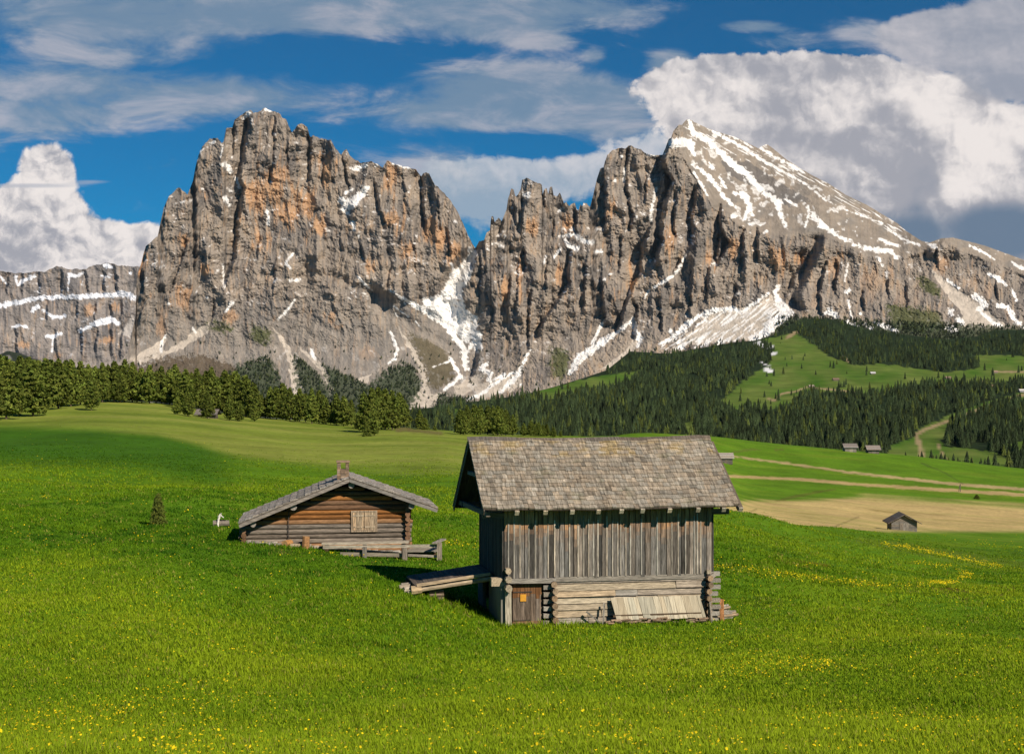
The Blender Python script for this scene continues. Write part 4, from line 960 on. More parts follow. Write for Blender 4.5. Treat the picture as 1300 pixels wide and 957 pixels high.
while z < zap - .4:
    hw = zap - .3 - z; a = max(xl - .2, apx - hw / sL); b = min(xr + .2, apx + hw / sR)
    if b > a + .3: m.log((a, DPC - .15, z), (b, DPC - .15, z), .11, .11, vary(DKBR, .3, rnd), 8, rnd=rnd)
    z += .205
m.build("rear_wall", M_wood_h, cabin)
yv0, yv1 = -.80, DPC + .35
xeL, xeR = cl(300, 0, CD - 1.1).x, cl(551, 0, CD - 1.1).x
m = MB()
for xe in (xeL, xeR):
    ze = crz(xe); L = math.hypot(apx - xe, zap - ze); us = Vector(((apx - xe) / L, 0, (zap - ze) / L)); un = Vector((0, 1, 0)).cross(us)
    if un.z < 0: un = -un
    m.hexa([Vector(p) + un * t for t in (-.045, .0) for p in ((xe, yv0 + .04, ze), (xe, yv1, ze), (apx, yv1, zap), (apx, yv0 + .04, zap))], (.10, .08, .06))
    shingle_slope(m, rnd, Vector((xe, yv0, ze)) + un * .012, (0, 1, 0), us, un, yv1 - yv0, L - .01, 15 if xe < apx else 12, .16, .34, (.30, .27, .235), .05, .03, 1.5)
croof = m.build("roof", M_shingle, cabin)
for xe in (xeL, xeR):
    m = MB()
    m.bar((xe + .02, yv0 + .0, crz(xe) - .10), (apx, yv0 + .0, zap - .10), .05, .13, vary((.24, .215, .19), .1, rnd)); m.bar((xe + .05, yv0 + .045, crz(xe) - .02), (apx, yv0 + .045, zap - .02), .04, .1, vary((.15, .13, .11), .1, rnd))
    m.build("barge_board", M_wood_h, croof)
for px_, py_, rr in ((443.5, 616, .13), (370.6, 643, .14), (320.5, 661.5, .13), (520, 640, .14)):
    m = MB(); p = cl(px_, py_, CD - .6); zc = min(p.z, crz(p.x) - .27); m.log((p.x, -.62, zc), (p.x, DPC + .2, zc), rr, rr, (.16, .13, .11), 10, (.30, .27, .24), rnd=rnd); m.build("purlin", M_wood_y, cabin)
# chimney: rough stones with an open draught hole under the cap
m = MB(); cx = cl(434.8, 0, CD - .3).x; cy = .35; z0 = crz(cx) - .15; z1 = cl(0, 585, CD).z
def stones(x0, x1, za, zb):
    z = za
    while z < zb - .03:
        h = min(rnd.uniform(.07, .12), zb - z); x = x0
        while x < x1 - .01:
            w = min(rnd.uniform(.1, .22), x1 - x); j = rnd.uniform(-.012, .012)
            m.box(x + .004, x + w - .004, cy - .26 + j, cy + .26 + j, z + .004, z + h - .004, vary((.27, .195, .135), .4, rnd)); x += w
        z += h
stones(cx - .27, cx + .25, z0, z1 - .36); stones(cx - .27, cx - .11, z1 - .36, z1 - .08); stones(cx + .10, cx + .25, z1 - .36, z1 - .08)
m.box(cx - .24, cx + .24, cy + .12, cy + .2, z1 - .41, z1 - .1, (.06, .05, .05)) if False else None
m.box(cx - .30, cx + .28, cy - .28, cy + .28, z1 - .078, z1, (.30, .21, .14)); m.build("chimney", M_stone, croof)
# shuttered window
wx0, wx1, wz0, wz1 = cl(447.5, 0).x, cl(476.5, 0).x, cl(0, 673).z, cl(0, 650).z
m = MB(); e = .07; c = (.36, .28, .20)
m.box(wx0 - e, wx0, -.16, -.09, wz0 - e, wz1 + e, c); m.box(wx1, wx1 + e, -.16, -.09, wz0 - e, wz1 + e, c); m.box(wx0 + .002, wx1 - .002, -.158, -.09, wz1, wz1 + e, c); m.box(wx0 + .002, wx1 - .002, -.158, -.09, wz0 - e, wz0, c)
win = m.build("window", M_wood_v, cabin)
for s in (0, 1):
    m = MB(); a = wx0 + .01 if s == 0 else (wx0 + wx1) / 2 + .01; b = (wx0 + wx1) / 2 - .01 if s == 0 else wx1 - .01; x = a
    while x < b - .02:
        q = min(x + .125, b); m.box(x + .003, q - .003, -.145, -.115, wz0 + .01, wz1 - .01, vary((.40, .30, .20), .2, rnd)); x = q
    for zz in (wz0 + .12, wz1 - .18): m.box(a + .01, b - .01, -.165, -.1452, zz, zz + .06, vary((.42, .35, .26), .1, rnd))
    m.build("shutter", M_wood_v, win)
m = MB(); p = cl(367.5, 684); m.bar((p.x, -.19, p.z - .1), (p.x, -.19, cl(0, 648).z), .03, .03, (1, 1, 1)); m.build("downpipe", M_iron, cabin)
m = MB()
for i in range(22):
    x = xl + (xr - xl) * (i + .5) / 22; zg = gzf(C0.x + x, CD - .15) - C0.z; m.log((x - .16, -.12, zg + .02), (x + .16, -.1, zg + rnd.uniform(.02, .08)), .12, .1, vary((.30, .26, .22), .3, rnd), 6, rnd=rnd)
m.build("stone_footing", M_stone, cabin)
def on_ground(px, d): 
    X = (px - 650) / F * d; return Vector((X, d, gzf(X, d)))
# bench and rail along the front
bn = thing("bench", "long grey plank bench along the cabin's front wall", "bench", at(463, 700, 57.2), 0)
o0 = at(463, 700, 57.2)
def L(px, py, d, o): return at(px, py, d) - o
m = MB(); m.bar(L(409, 690, 57.3, o0), L(519, 687.5, 57.3, o0), .42, .09, (.44, .39, .31)); m.build("seat", M_wood_h, bn)
for px_ in (415, 463, 512):
    m = MB(); g = on_ground(px_, 57.3) - o0; m.bar(g + Vector((0, 0, -.15)), Vector((g.x, g.y, L(px_, 690, 57.3, o0).z)), .16, .14, vary(DKBR, .3, rnd)); m.build("leg", M_wood_v, bn)
o0 = at(490, 702, 56.8); rl = thing("rail_fence", "low grey plank railing ending right of the cabin in a squared post", "railing", o0, 0)
m = MB(); m.bar(L(410, 694.5, 56.8, o0), L(557, 692.5, 56.8, o0), .07, .13, (.40, .36, .29)); m.build("rail", M_wood_h, rl)
m = MB(); m.bar(L(432, 703, 56.85, o0), L(512, 704.5, 56.85, o0), .05, .16, vary((.27, .23, .18), .1, rnd)); m.bar(L(518, 704.5, 56.85, o0), L(556, 706, 56.85, o0), .05, .10, vary(SILV, .1, rnd)); m.build("rail", M_wood_h, rl)
for px_, top, w in ((463, 694, .17), (514, 695, .2), (558, 688.5, .2)):
    m = MB(); g = on_ground(px_, 56.7) - o0; m.bar(g + Vector((0, 0, -.15)), Vector((g.x, g.y, L(px_, top, 56.7, o0).z)), w, .16, vary((.20, .175, .15) if px_ < 550 else SILV, .15, rnd)); m.build("post", M_wood_v, rl)
m = MB(); a = L(553, 690, 56.7, o0); m.bar(a + Vector((-.05, -.1, .03)), a + Vector((.28, 1.3, .06)), .22, .05, vary(SILV, .1, rnd)); m.build("cross_board", M_wood_y, rl)
o0 = at(536, 697, 58.4); tr = thing("plank_terrace", "small plank terrace behind the railing at the cabin's right corner", "terrace", o0, 0)
m = MB()
for i in range(7): m.bar(L(517, 699.5, 57.4, o0) + Vector((0, i * .27, 0)), L(556, 699.5, 57.4, o0) + Vector((rnd.uniform(-.1, .1), i * .27, 0)), .25, .05, vary((.33, .29, .23), .2, rnd))
m.build("deck", M_wood_h, tr)
for px_ in (522, 552):
    m = MB(); g = on_ground(px_, 57.6) - o0; m.bar(g + Vector((0, 0, -.1)), Vector((g.x, g.y, L(px_, 700, 57.6, o0).z)), .14, .14, DKBR); m.build("leg", M_wood_v, tr)
# chopped wood in front
def woodlog(name, lab, cat, px, d, ln, r, ang, c, lift=0.0, up=False, group=None):
    g = on_ground(px, d); o = MB()
    if up: o.log((0, 0, -.06), (.02, .0, ln), r, r * .95, c, 9, (.46, .30, .16), rnd=rnd)
    else: o.log((-ln / 2 * math.cos(ang), -ln / 2 * math.sin(ang), r + lift), (ln / 2 * math.cos(ang), ln / 2 * math.sin(ang), r + lift), r, r * .93, c, 8, (.46, .28, .13), rnd=rnd)
    ob = o.build(name, M_wood_h); ob.location = g; return tag(ob, lab, cat, group)
woodlog("chopping_block", "upright orange-brown chopping block by the cabin's front bench", "chopping block", 388, 57.2, .52, .17, 0, (.36, .19, .085), up=True)
woodlog("wooden_log", "biggest orange-brown sawn log lying before the cabin's front wall", "log", 365, 57.3, .5, .15, 1.2, (.46, .24, .09))
woodlog("wooden_log", "thin brown log lying left of the big sawn log by the cabin", "log", 356, 57.6, .7, .10, .15, (.30, .16, .08))
woodlog("wooden_log", "small pale log lying between the sawn log and the chopping block", "log", 376, 57.3, .5, .08, .1, (.40, .32, .22))
woodlog("wooden_beam", "long pale beam on the ground at the cabin's left front corner", "beam", 336, 57.5, 1.1, .07, .08, (.42, .38, .31))
# old trough log with a bleached branch standing in it
o0 = on_ground(281, 63.0); tro = thing("trough_log", "weathered grey trough log lying in the grass left of the cabin", "log", o0, 0)
m = MB(); m.log((-.38, -.05, .14), (.36, .1, .16), .17, .15, (.22, .19, .16), 9, (.30, .26, .21), rnd=rnd); m.build("log_body", M_wood_h, tro)
m = MB(); m.box(-.26, .2, -.02, .10, .29, .325, NEARBLK); m.build("hollow_shade", M_wood_h, tro)  # near-black slab stands in for the shade inside the trough
o0 = on_ground(276, 62.8); br = thing("bleached_branch", "white bleached branch standing upright at the trough log", "branch", o0, 0)
m = MB(); m.log((.0, 0, -.1), (.06, 0, .36), .05, .045, (.72, .68, .62), 7, rnd=rnd); m.log((.05, 0, .32), (.14, 0, .58), .05, .05, (.74, .70, .64), 7, rnd=rnd); m.build("stem", M_wood_v, br)
m = MB(); m.log((.13, 0, .54), (.30, -.02, .42), .045, .02, (.74, .70, .64), 6, rnd=rnd); m.log((.12, 0, .55), (.02, 0, .46), .04, .015, (.72, .68, .6), 6, rnd=rnd); m.log((.14, 0, .56), (.19, 0, .64), .035, .012, (.74, .7, .62), 6, rnd=rnd); m.build("side_twig", M_wood_v, br)

# ------------------------------------------------------------------ far huts
def hut(name, lab, cat, px, py, d, w, eave, ridge, dep, gable_front, wall=(.20, .175, .15), rc=(.17, .15, .13), over=.6, group=None, rz=0.0, detail=True, seed=1):
    rnd = random.Random(seed)
    b = on_ground(px, d) if py is None else at(px, py, d)
    o = thing(name, lab, cat, b, rz, group)
    m = MB(); hx, hy = w / 2, dep / 2; z = -.4
    while z < eave - .02:
        h = min(.28, eave - z); c = vary(wall, .28, rnd)
        m.box(-hx, hx, -hy, -hy + .15, z + .01, z + h - .015, c); m.box(-hx, hx, hy - .15, hy, z + .01, z + h - .015, c)
        m.box(-hx, -hx + .15, -hy + .152, hy - .152, z, z + h, vary(wall, .2, rnd)); m.box(hx - .15, hx, -hy + .152, hy - .152, z, z + h, vary(wall, .2, rnd)); z += h
    if gable_front:
        for yy in (-hy, hy - .15):
            z = eave
            while z < ridge - .12:
                h = .25; k = (ridge - z - .1) / (ridge - eave) * hx; k2 = max(.02, (ridge - z - h - .1) / (ridge - eave) * hx); c = vary(wall, .25, rnd)
                m.hexa([(-k, yy, z), (k, yy, z), (k, yy + .15, z), (-k, yy + .15, z), (-k2, yy, z + h - .01), (k2, yy, z + h - .01), (k2, yy + .15, z + h - .01), (-k2, yy + .15, z + h - .01)], c); z += h
    else:
        for xx in (-hx, hx - .15):
            m.hexa([(xx, -hy, eave), (xx + .15, -hy, eave), (xx + .15, hy, eave), (xx, hy, eave), (xx, -.05, ridge - .1), (xx + .15, -.05, ridge - .1), (xx + .15, .05, ridge - .1), (xx, .05, ridge - .1)], vary(wall, .1, rnd))
    m.build("wall", M_wood_h, o)
    m = MB()
    run = (hx if gable_front else hy); sl = (ridge - eave) / run
    for s in (-1, 1):
        e = s * (run + over); ze = ridge - abs(e) * sl
        for k in range(6):
            t0, t1 = k / 6, (k + 1) / 6; a0, a1 = e * (1 - t0), e * (1 - t1); z0, z1 = ze + (ridge - ze) * t0, ze + (ridge - ze) * t1; c = vary(rc, .2, rnd)
            if gable_front: q = [(a0, -hy - over, z0), (a0, hy + over, z0), (a1, hy + over, z1), (a1, -hy - over, z1)]
            else: q = [(-hx - over, a0, z0), (hx + over, a0, z0), (hx + over, a1, z1), (-hx - over, a1, z1)]
            m.hexa([(p[0], p[1], p[2] + .02) for p in q] + [(p[0], p[1], p[2] + .15) for p in q], c)
    m.build("roof", M_shingle, o)
    if detail:
        m = MB(); q = .18 * w
        for k in range(5): m.box(-q + k * q * .4, -q + (k + 1) * q * .4 - .02, -hy - .06, -hy - .01, -.1, eave * .86, vary(tuple(1.35 * v for v in wall), .2, rnd))
        m.build("door", M_wood_v, o)
    return o
hut("hay_hut", "small lone gabled log hut standing at the edge of the brown field", "hut", 1145, None, 232.0, 4.3, 1.85, 3.05, 4.4, True, (.19, .17, .15), (.15, .125, .11), .7, seed=3, rz=rad(-6))
hut("hay_hut", "grey-roofed hut on the green slope just right of the barn roof", "hut", 921.5, None, d_at(921, 588), 4.0, 2.0, 3.4, 4.0, False, (.13, .11, .095), (.34, .30, .25), .55, seed=4)
hut("hay_hut", "left hut of the pair standing on the crest before the dark forest", "hut", 1078.5, None, d_at(1078, 573.2), 4.7, 2.1, 3.3, 4.2, False, (.26, .23, .20), (.24, .21, .19), .7, seed=5)
hut("hay_hut", "right hut of the pair standing on the crest before the dark forest", "hut", 1107.5, None, d_at(1107, 575.4) if d_at(1107, 575.4) < 600 else 545, 4.5, 1.9, 3.2, 4.2, False, (.15, .13, .11), (.26, .22, .19), .8, seed=6)
hut("hay_hut", "grey hut half hidden under trees at the left treeline", "hut", 264, None, d_at(264, 530), 3.8, .95, 1.8, 3.6, False, (.13, .11, .09), (.19, .165, .15), .7, seed=7)
for i, (px_, py_, w, rc, lab) in enumerate([(1108, 475, 9, (.62, .60, .58), "tiny pale-roofed chalet alone in the upper bright clearing"), (1061, 483, 11, (.20, .14, .10), "tiny brown chalet left of the pale-roofed one in the clearing"), (1203.5, 481, 9, (.24, .17, .13), "tiny brown chalet at the clearing's right end below the forest"),
                                           (1263, 473.5, 9, (.34, .24, .18), "tiny reddish chalet by the far right forest path"), (1030, 492, 8, (.30, .25, .20), "tiny barn beside the dirt path low in the clearing"), (1299, 497.5, 14, (.66, .64, .62), "tiny white-walled house where the ski-run path leaves the frame")]):
    d = float(hill_d(np.array([px_]), np.array([py_]))[0])
    hut("chalet", lab, "chalet", px_, py_ + .6, d, w, 3.4, 6.0, 8.0, False, (.30, .25, .2) if i != 5 else (.6, .58, .55), rc, 1.0, detail=False, seed=20 + i)
# post by the tracks
o0 = on_ground(1219, d_at(1219, 624.5)); m = MB(); m.bar((0, 0, -.2), (0, 0, 2.4), .22, .2, (.13, .11, .09)); m.bar((-.5, 0, .1), (-.15, 0, 2.0), .14, .12, (.14, .12, .09)); po = m.build("fence_post", M_wood_v); po.location = o0
tag(po, "dark wooden post standing between the two pale tracks", "post")

# ------------------------------------------------------------------ trees
def crown_mesh(name, seed, kind):
    r = np.random.default_rng(seed); V = []; Cc = []
    if kind == 'pine':
        nb, lowt, rad0, pw = 210, .08, .285, .72
    elif kind == 'bush':
        nb, lowt, rad0, pw = 300, .02, .33, .55
    else:
        nb, lowt, rad0, pw = 120, .05, .17, .85
    lean = r.uniform(0, 6.28); lop = r.uniform(.0, .25)
    for b in range(nb):
        t = lowt + (1 - lowt) * (b + r.random()) / nb
        prof = min(1.0, (1 - t) ** pw * 1.10) * (min(1, .62 + (t - lowt) * 2.4) if kind == 'pine' else 1)
        an = r.uniform(0, 6.28)
        R = rad0 * prof * r.uniform(.62, 1.12) * (1 + lop * math.cos(an - lean)) + .012
        base = np.array([0, 0, t]); n = max(3, int(11 * R / rad0) + 2)
        tilt = (.22 if kind == 'pine' else -.25) + r.uniform(-.15, .15)
        tone = r.uniform(.6, 1.35); yel = r.uniform(-.1, .25)
        for k in range(n):
            s = ((k + r.random()) / n) ** .65
            p = base + np.array([math.cos(an) * R * s, math.sin(an) * R * s, R * s * tilt - .02 * s]) + r.normal(0, .013, 3)
            size = (.030 if kind == 'pine' else .024) * r.uniform(.7, 1.3)
            for q in range(3):
                d1 = r.normal(0, 1, 3); d1 /= np.linalg.norm(d1); d2 = r.normal(0, 1, 3); d2 -= d1 * d1.dot(d2); d2 /= np.linalg.norm(d2)
                pp = p + r.normal(0, .010, 3)
                V += [pp - d1 * size - d2 * size * .35, pp + d1 * size - d2 * size * .2, pp + d1 * size * .7 + d2 * size * .55, pp - d1 * size * .8 + d2 * size * .5]
                k2 = tone * r.uniform(.8, 1.2)
                Cc += [((.132 + .07 * yel) * k2, .170 * k2, .030 * k2) if kind != 'spruce' else (.030 * k2, .047 * k2, .018 * k2)] * 4
    V = np.array(V); Fq = np.arange(len(V)).reshape(-1, 4)
    return mesh_np(name, V, Fq, np.array(Cc), M_needle if kind != 'spruce' else M_spruce)
def trunk_mesh(name, seed, top=.9):
    r = random.Random(seed); m = MB()
    for k in range(3):
        a, b = k / 3 * top, (k + 1) / 3 * top; ra, rb = .017 * (1 - a) + .002, .017 * (1 - b) + .002
        m.log((r.uniform(-.002, .002), 0, a - (.03 if k == 0 else 0)), (0, 0, b), ra, rb, (1, 1, 1), 7, rnd=r)
    for k in range(9):
        t = r.uniform(.12, .7); an = r.uniform(0, 6.28); l = .18 * (1 - t); m.log((0, 0, t), (math.cos(an) * l, math.sin(an) * l, t + l * .25), .005, .002, (1, 1, 1), 5, rnd=r)
    me = bpy.data.meshes.new(name); me.from_pydata(m.v, [], m.f); me.materials.append(M_bark); return me
PINES = [(crown_mesh("pine_crown", 10 + i, 'pine'), trunk_mesh("pine_trunk", i)) for i in range(7)]
BUSHY = [(crown_mesh("young_crown", 30 + i, 'bush'), trunk_mesh("young_trunk", 40 + i)) for i in range(2)]
rnd = random.Random(21)
def tree(px, py, hpx, lab, group, name="pine_tree", set_=PINES, cat="tree", d=None, wide=1.0):
    d = d or d_at(px, py); X = (px - 650) / F * d; z = gzf(X, d); H = hpx * d / F
    topz = ZC - (py - hpx - HZ) / F * d; H = max(topz - z, H * .7)
    o = thing(name, lab, cat, (X, d, z), rnd.uniform(0, 6.28), group)
    cm, tm = rnd.choice(set_)
    w = H * rnd.uniform(.9, 1.15) * wide
    for nm, me in (("crown", cm), ("trunk", tm)):
        c = add(nm, me, o); c.scale = (w, w, H)
    return o
GL = ("bushy olive-green conifer packed in the dense treeline at far left", "conifers of the dense far-left treeline")
GM = ("conifer standing in the sparser middle treeline below the cliff", "conifers of the middle treeline")
GK = ("dark bushy conifer in the round clump on the crest above the cabin", "conifers of the round clump above the cabin")
GR = ("bright olive conifer in the long clump rising just left above the barn roof", "conifers of the clump above the barn roof")
for x, y, h in [(8,532,78),(25,528,74),(42,529,70),(30,520,64),(58,521,65),(74,519,62),(90,516,58),(102,514,54),(130,511,50),(145,511,52),(158,511,54),(168,511,50),(190,513,49),(180,512,44),(205,512,46),(215,514,44),(222,514,50),(236,520,50),(250,521,52),(268,522,54),(285,524,53),(299,526,54),(312,529,52),(322,531,44),(262,520,48),(276,523,44),
                (15,519,60),(48,516,58),(66,514,56),(84,512,54),(112,511,48),(121,511,45),(137,510,46),(152,510,45),(198,512,40),(228,516,42),(243,518,44),(258,520,40),(292,525,48),(306,527,44),(-8,534,80),(-25,528,76),(-45,526,74),(316,530,40),(0,522,70),(36,515,60),(152,511,40),(174,511,38),(212,513,36)]:
    tree(x, y, h, *GL)
tree(116, 521, 44, "single shapely conifer standing forward of the far-left treeline", None)
tree(225, 527, 24, "small young conifer left of the half-hidden hut at the treeline", None, wide=1.1)
tree(238, 529, 32, "round young conifer with bare trunk just left of the half-hidden hut", None, wide=1.1)
tree(263, 532, 34, "conifer standing right in front of the half-hidden hut", None, wide=1.1)
tree(291, 534, 31, "dark conifer with visible trunk right of the half-hidden hut", None)
tree(304, 535, 26, "small conifer between two taller ones right of the half-hidden hut", None)
tree(323, 535, 25, "last small dark conifer at the right end of the dense left treeline", None)
for x, y, h in [(331,531,30),(343,532,40),(351,533,42),(359,533,46),(368,535,42),(380,536,42),(388,536,36),(396,538,44),(405,538,42),(414,539,33),(427,540,40),(436,541,38),(446,541,33),(337,531,26),(363,534,38),(420,539,28),(375,535,34),(410,538,36),(441,541,26)]:
    tree(x, y, h, *GM)
for x, y, h in [(462,549,50),(472,548,55),(480,546,53),(489,546,52),(498,546,49),(507,543,44),(514,543,34),(468,546,44),(493,545,44),(484,545,48)]:
    tree(x, y, h, *GK, wide=1.05)
tree(475, 553, 34, "pointed young conifer in front of the round clump above the cabin", None, wide=.95)
tree(465, 554, 18, "smallest dark conifer at the left foot of the round clump", None, set_=BUSHY, wide=1.2)
tree(456, 547, 24, "short conifer at the left edge of the round clump above the cabin", None)
tree(533, 545, 24, "small round conifer alone between the two clumps", None, wide=1.2)
tree(540, 545.5, 15, "low bush at the right foot of the lone round conifer", None, name="shrub", set_=BUSHY, cat="shrub", wide=1.3)
tree(552, 546.5, 7, "lowest shrub on the crest left of the barn-roof clump", None, name="shrub", set_=BUSHY, cat="shrub", wide=1.4)
for x, y, h in [(584,552,32),(593,552,37),(602,552,38),(610,552,37),(619,552,37),(632,553,37),(642,553,33),(651,553,26),(588,552,30),(606,552,34),(626,552,36),(637,553,34)]:
    tree(x, y, h, *GR)
for x, y, h in [(665,554,17),(674,554,20),(684,554,18),(694,554,16),(703,555,13),(712,555,9),(679,554,16),(689,554,15)]:
    tree(x, y, h, "low conifer in the row peeping over the barn's ridge", "conifers of the low row over the barn ridge", wide=1.25)
tree(200.5, 658, 32, "small dark young spruce alone on the open left meadow", None, name="young_spruce", set_=BUSHY, cat="tree", d=62.0, wide=.9)
tree(1240, 634.5, 7, "round green shrub on the slope below the two tracks", None, name="shrub", set_=BUSHY, cat="shrub", wide=2.2)

# spruces of the hillside
def spruce_arrays(seed):
    r = np.random.default_rng(seed); V = []; Fc = []; C = []
    nl = 9; n = 7
    for k in range(nl):
        t = k / nl; z0 = .06 + .9 * t; R = .19 * (1 - t) ** .85 + .014
        off = r.uniform(0, 6.28); b = len(V)
        V.append((r.normal(0, .008), r.normal(0, .008), min(1.0, z0 + .20))); C.append((.030, .045, .018))
        for i in range(2 * n):
            a = off + math.pi * i / n; rr = R * (r.uniform(.85, 1.2) if i % 2 == 0 else r.uniform(.4, .62)); q = r.uniform(.65, 1.4)
            V.append((math.cos(a) * rr, math.sin(a) * rr, z0 - (.03 if i % 2 == 0 else -.02) + r.uniform(-.015, .015))); C.append((.030 * q, .046 * q, .018 * q))
        for i in range(2 * n): Fc.append((b, b + 1 + i, b + 1 + (i + 1) % (2 * n)))
    return np.array(V), np.array(Fc), np.array(C)
SPR = [spruce_arrays(i) for i in range(5)]
rg = np.random.default_rng(5)
def in_any(px, py, polys):
    k = np.zeros(px.shape, bool)
    for q in polys: k |= inpoly(px, py, q)
    return k
N = 90000
sx = rg.uniform(470, 1420, N); sy = rg.uniform(402, 640, N)
topl = np.interp(sx, hp, H_top)
ok = sy > topl + 1
th = 14.0 * F / hill_d(sx, sy)                                  # tree height in photo rows
ok &= ~in_any(sx + rg.normal(0, 1.5, N), sy + rg.normal(0, .8, N), MEAD)
pd = np.full(N, 99.0)
for pts in HPATH[:1] + HPATH[7:8]: pd = np.minimum(pd, segdist(sx, sy, pts))
ok &= pd > 2
dens = np.clip(9.0 / th, .12, 1.0) ** 1.5
den2 = .50 + 1.5 * fbm(sx / 24, sy / 12, 3, 15)
upper = sstep(sy - topl, 0, 18)                                  # thins out towards the scree
ok &= rg.random(N) < dens * np.clip(den2, .15, 1) * (.25 + .75 * upper) * 1.0
# single trees in the clearings
edge = in_any(sx, sy, MEAD) & (sy > topl + 2) & (rg.random(N) < .006 + .05 * (fbm(sx / 18, sy / 8, 2, 44) > .28)) & (sy < 520)
ok |= edge
sx, sy = sx[ok], sy[ok]; sd_ = hill_d(sx, sy)
hh = (14.0 + rg.normal(0, 3.0, len(sx))) * np.where(rg.random(len(sx)) < .18, .55, 1)
order = np.argsort(-hh / sd_)
# drop those wholly behind the meadow crest
crest = np.array([np.min(HZ + depth_pd(np.full(60, x), np.linspace(300, 640, 60)) / np.linspace(300, 640, 60) * F) for x in np.arange(460, 1430, 10)])
cr = np.interp(sx, np.arange(460, 1430, 10), crest)
vis = (sy - hh * F / sd_) < cr - 1
order = order[vis[order]]
showv = (sx[order] > 480) & (sx[order] < 1300) & (sy[order] < cr[order] + 6) & ~((sx[order] > 585) & (sx[order] < 905) & (sy[order] > 553))
ind = order[showv][:185]; rest = np.setdiff1d(order, ind)
SPM = [mesh_np("spruce", v, f, c, M_spruce) for v, f, c in SPR]
for k in ind:
    o = add("spruce_tree", SPM[rg.integers(5)]); p = at(sx[k], sy[k], sd_[k]); o.location = p; w = hh[k] * rg.uniform(.95, 1.35); o.scale = (w, w, hh[k]); o.rotation_euler = (0, 0, rg.uniform(0, 6.28))
    tag(o, "dark spruce at the near lower edge of the forest on the right-hand hillside", "tree", "spruces along the forest's near edge")
def forest(name, lab, sx, sy, sd, hh, wide=(.95, 1.35), colk=None):
    n = len(sx); VV = []; FF = []; CC = []; off = 0
    P = np.stack([(sx - 650) / F * sd, sd, ZC - (sy - HZ) / F * sd], -1)
    var = rg.integers(0, 5, n); ang = rg.uniform(0, 6.28, n); ws = hh * rg.uniform(*wide, n)
    tone = rg.uniform(.55, 1.6, n) * (1 + .5 * fbm(sx / 30, sy / 14, 3, 16)) if colk is None else colk
    warm = (rg.random(n) < .16)
    for j in range(5):
        ids = np.where(var == j)[0]; v, f, c = SPR[j]
        if len(ids) == 0: continue
        ca, sa = np.cos(ang[ids])[:, None], np.sin(ang[ids])[:, None]
        X = (v[:, 0] * ca - v[:, 1] * sa) * ws[ids][:, None]; Y = (v[:, 0] * sa + v[:, 1] * ca) * ws[ids][:, None]; Z = v[:, 2] * hh[ids][:, None]
        q = np.stack([X, Y, Z], -1) + P[ids][:, None, :]
        cc = c[None] * tone[ids][:, None, None]; cc = np.where(warm[ids][:, None, None], cc * np.array((1.9, 1.6, .9)), cc)
        VV.append(q.reshape(-1, 3)); CC.append(np.broadcast_to(cc, q.shape).reshape(-1, 3))
        FF.append((f[None] + (np.arange(len(ids)) * len(v))[:, None, None]).reshape(-1, 3) + off); off += len(ids) * len(v)
    me = mesh_np(name, np.concatenate(VV), np.concatenate(FF), np.concatenate(CC), M_spruce)
    return tag(add(name, me), lab, "forest", kind="stuff")
print("spruces", len(rest))
forest("forest", "dense dark spruce forest covering the hillside under the right-hand peak", sx[rest], sy[rest], sd_[rest], hh[rest])

mpx, mrid, mbs, mD = MAIN
def massif_d(x, y):
    i = np.clip(np.round(x - mpx[0]).astype(int), 0, len(mpx) - 1); v = (y - mrid[i]) / (mbs[i] - mrid[i]); j = np.clip(np.round(v * (mD.shape[0] - 1)).astype(int), 0, mD.shape[0] - 1)
    return mD[j, i]
N = 26000
fx = rg.uniform(150, 1330, N); fy_ = rg.uniform(400, 530, N)
k = in_any(fx, fy_, [g for g, q in GREENS if q == DKG]) & (rg.random(N) < .75)
k2 = (fy_ > 430) & (fx < 700) & (rg.random(N) < .035 * np.clip((fy_ - 425) / 40, 0, 1)); k3 = inpoly(fx, fy_, [(790,452),(850,432),(900,430),(960,428),(1000,402),(1080,410),(1130,418),(1200,424),(1260,412),(1310,408),(1310,440),(1000,440),(860,460)]) & (rg.random(N) < .10)
for g, q in [(SCREES[1], 0), (SCREES[2], 0), (SCREES[3], 0)]: k &= ~inpoly(fx, fy_, g)
k |= k2 | k3
fx, fy_ = fx[k], fy_[k]
forest("forest", "dark thin forest and scrub on the lower slopes of the rock massif", fx, fy_, massif_d(fx, fy_) - 4, rg.uniform(7, 15, len(fx)), (1.2, 1.9))

# ------------------------------------------------------------------ grass and flowers
rg = np.random.default_rng(12)
def ground_scatter(n, fade=.96, x0=-200, x1=1500):
    px = rg.uniform(x0, x1, n); l = rg.uniform(math.log(12.5), math.log(270), n); d = np.exp(l)
    # thin by what the distance band covers in the photo
    k = np.clip((14.0 / d), 0, 1) ** .5 * (1 - fade * sstep(d, 65, 190))
    keep = rg.random(n) < k
    px, d = px[keep], d[keep]; X = (px - 650) / F * d
    z = gz(X, d); lx = (X - B0.x) * math.cos(TH) + (d - B0.y) * math.sin(TH); ly = -(X - B0.x) * math.sin(TH) + (d - B0.y) * math.cos(TH)
    inside = ((lx > -.1) & (lx < 7.25) & (ly > -.02) & (ly < 4.7)) | ((X > C0.x + xl) & (X < C0.x + xr) & (d > CD - .05) & (d < CD + DPC))
    return X[~inside], d[~inside], z[~inside]
X, Y, Z = ground_scatter(740000)
n = len(X); B = 4
patch = fbm(X / 6, Y / 9, 3, 101); tuft = fbm(X / 1.3, Y / 1.6, 2, 103)
hgt = (.052 + .045 * np.clip(patch + .3, 0, 1) + .10 * np.clip(tuft, 0, 1) ** 1.5) * rg.uniform(.7, 1.35, n) * (1 + np.clip((Y - 25) / 90, 0, .6)) * (1 - .6 * sstep(Y, 90, 250))
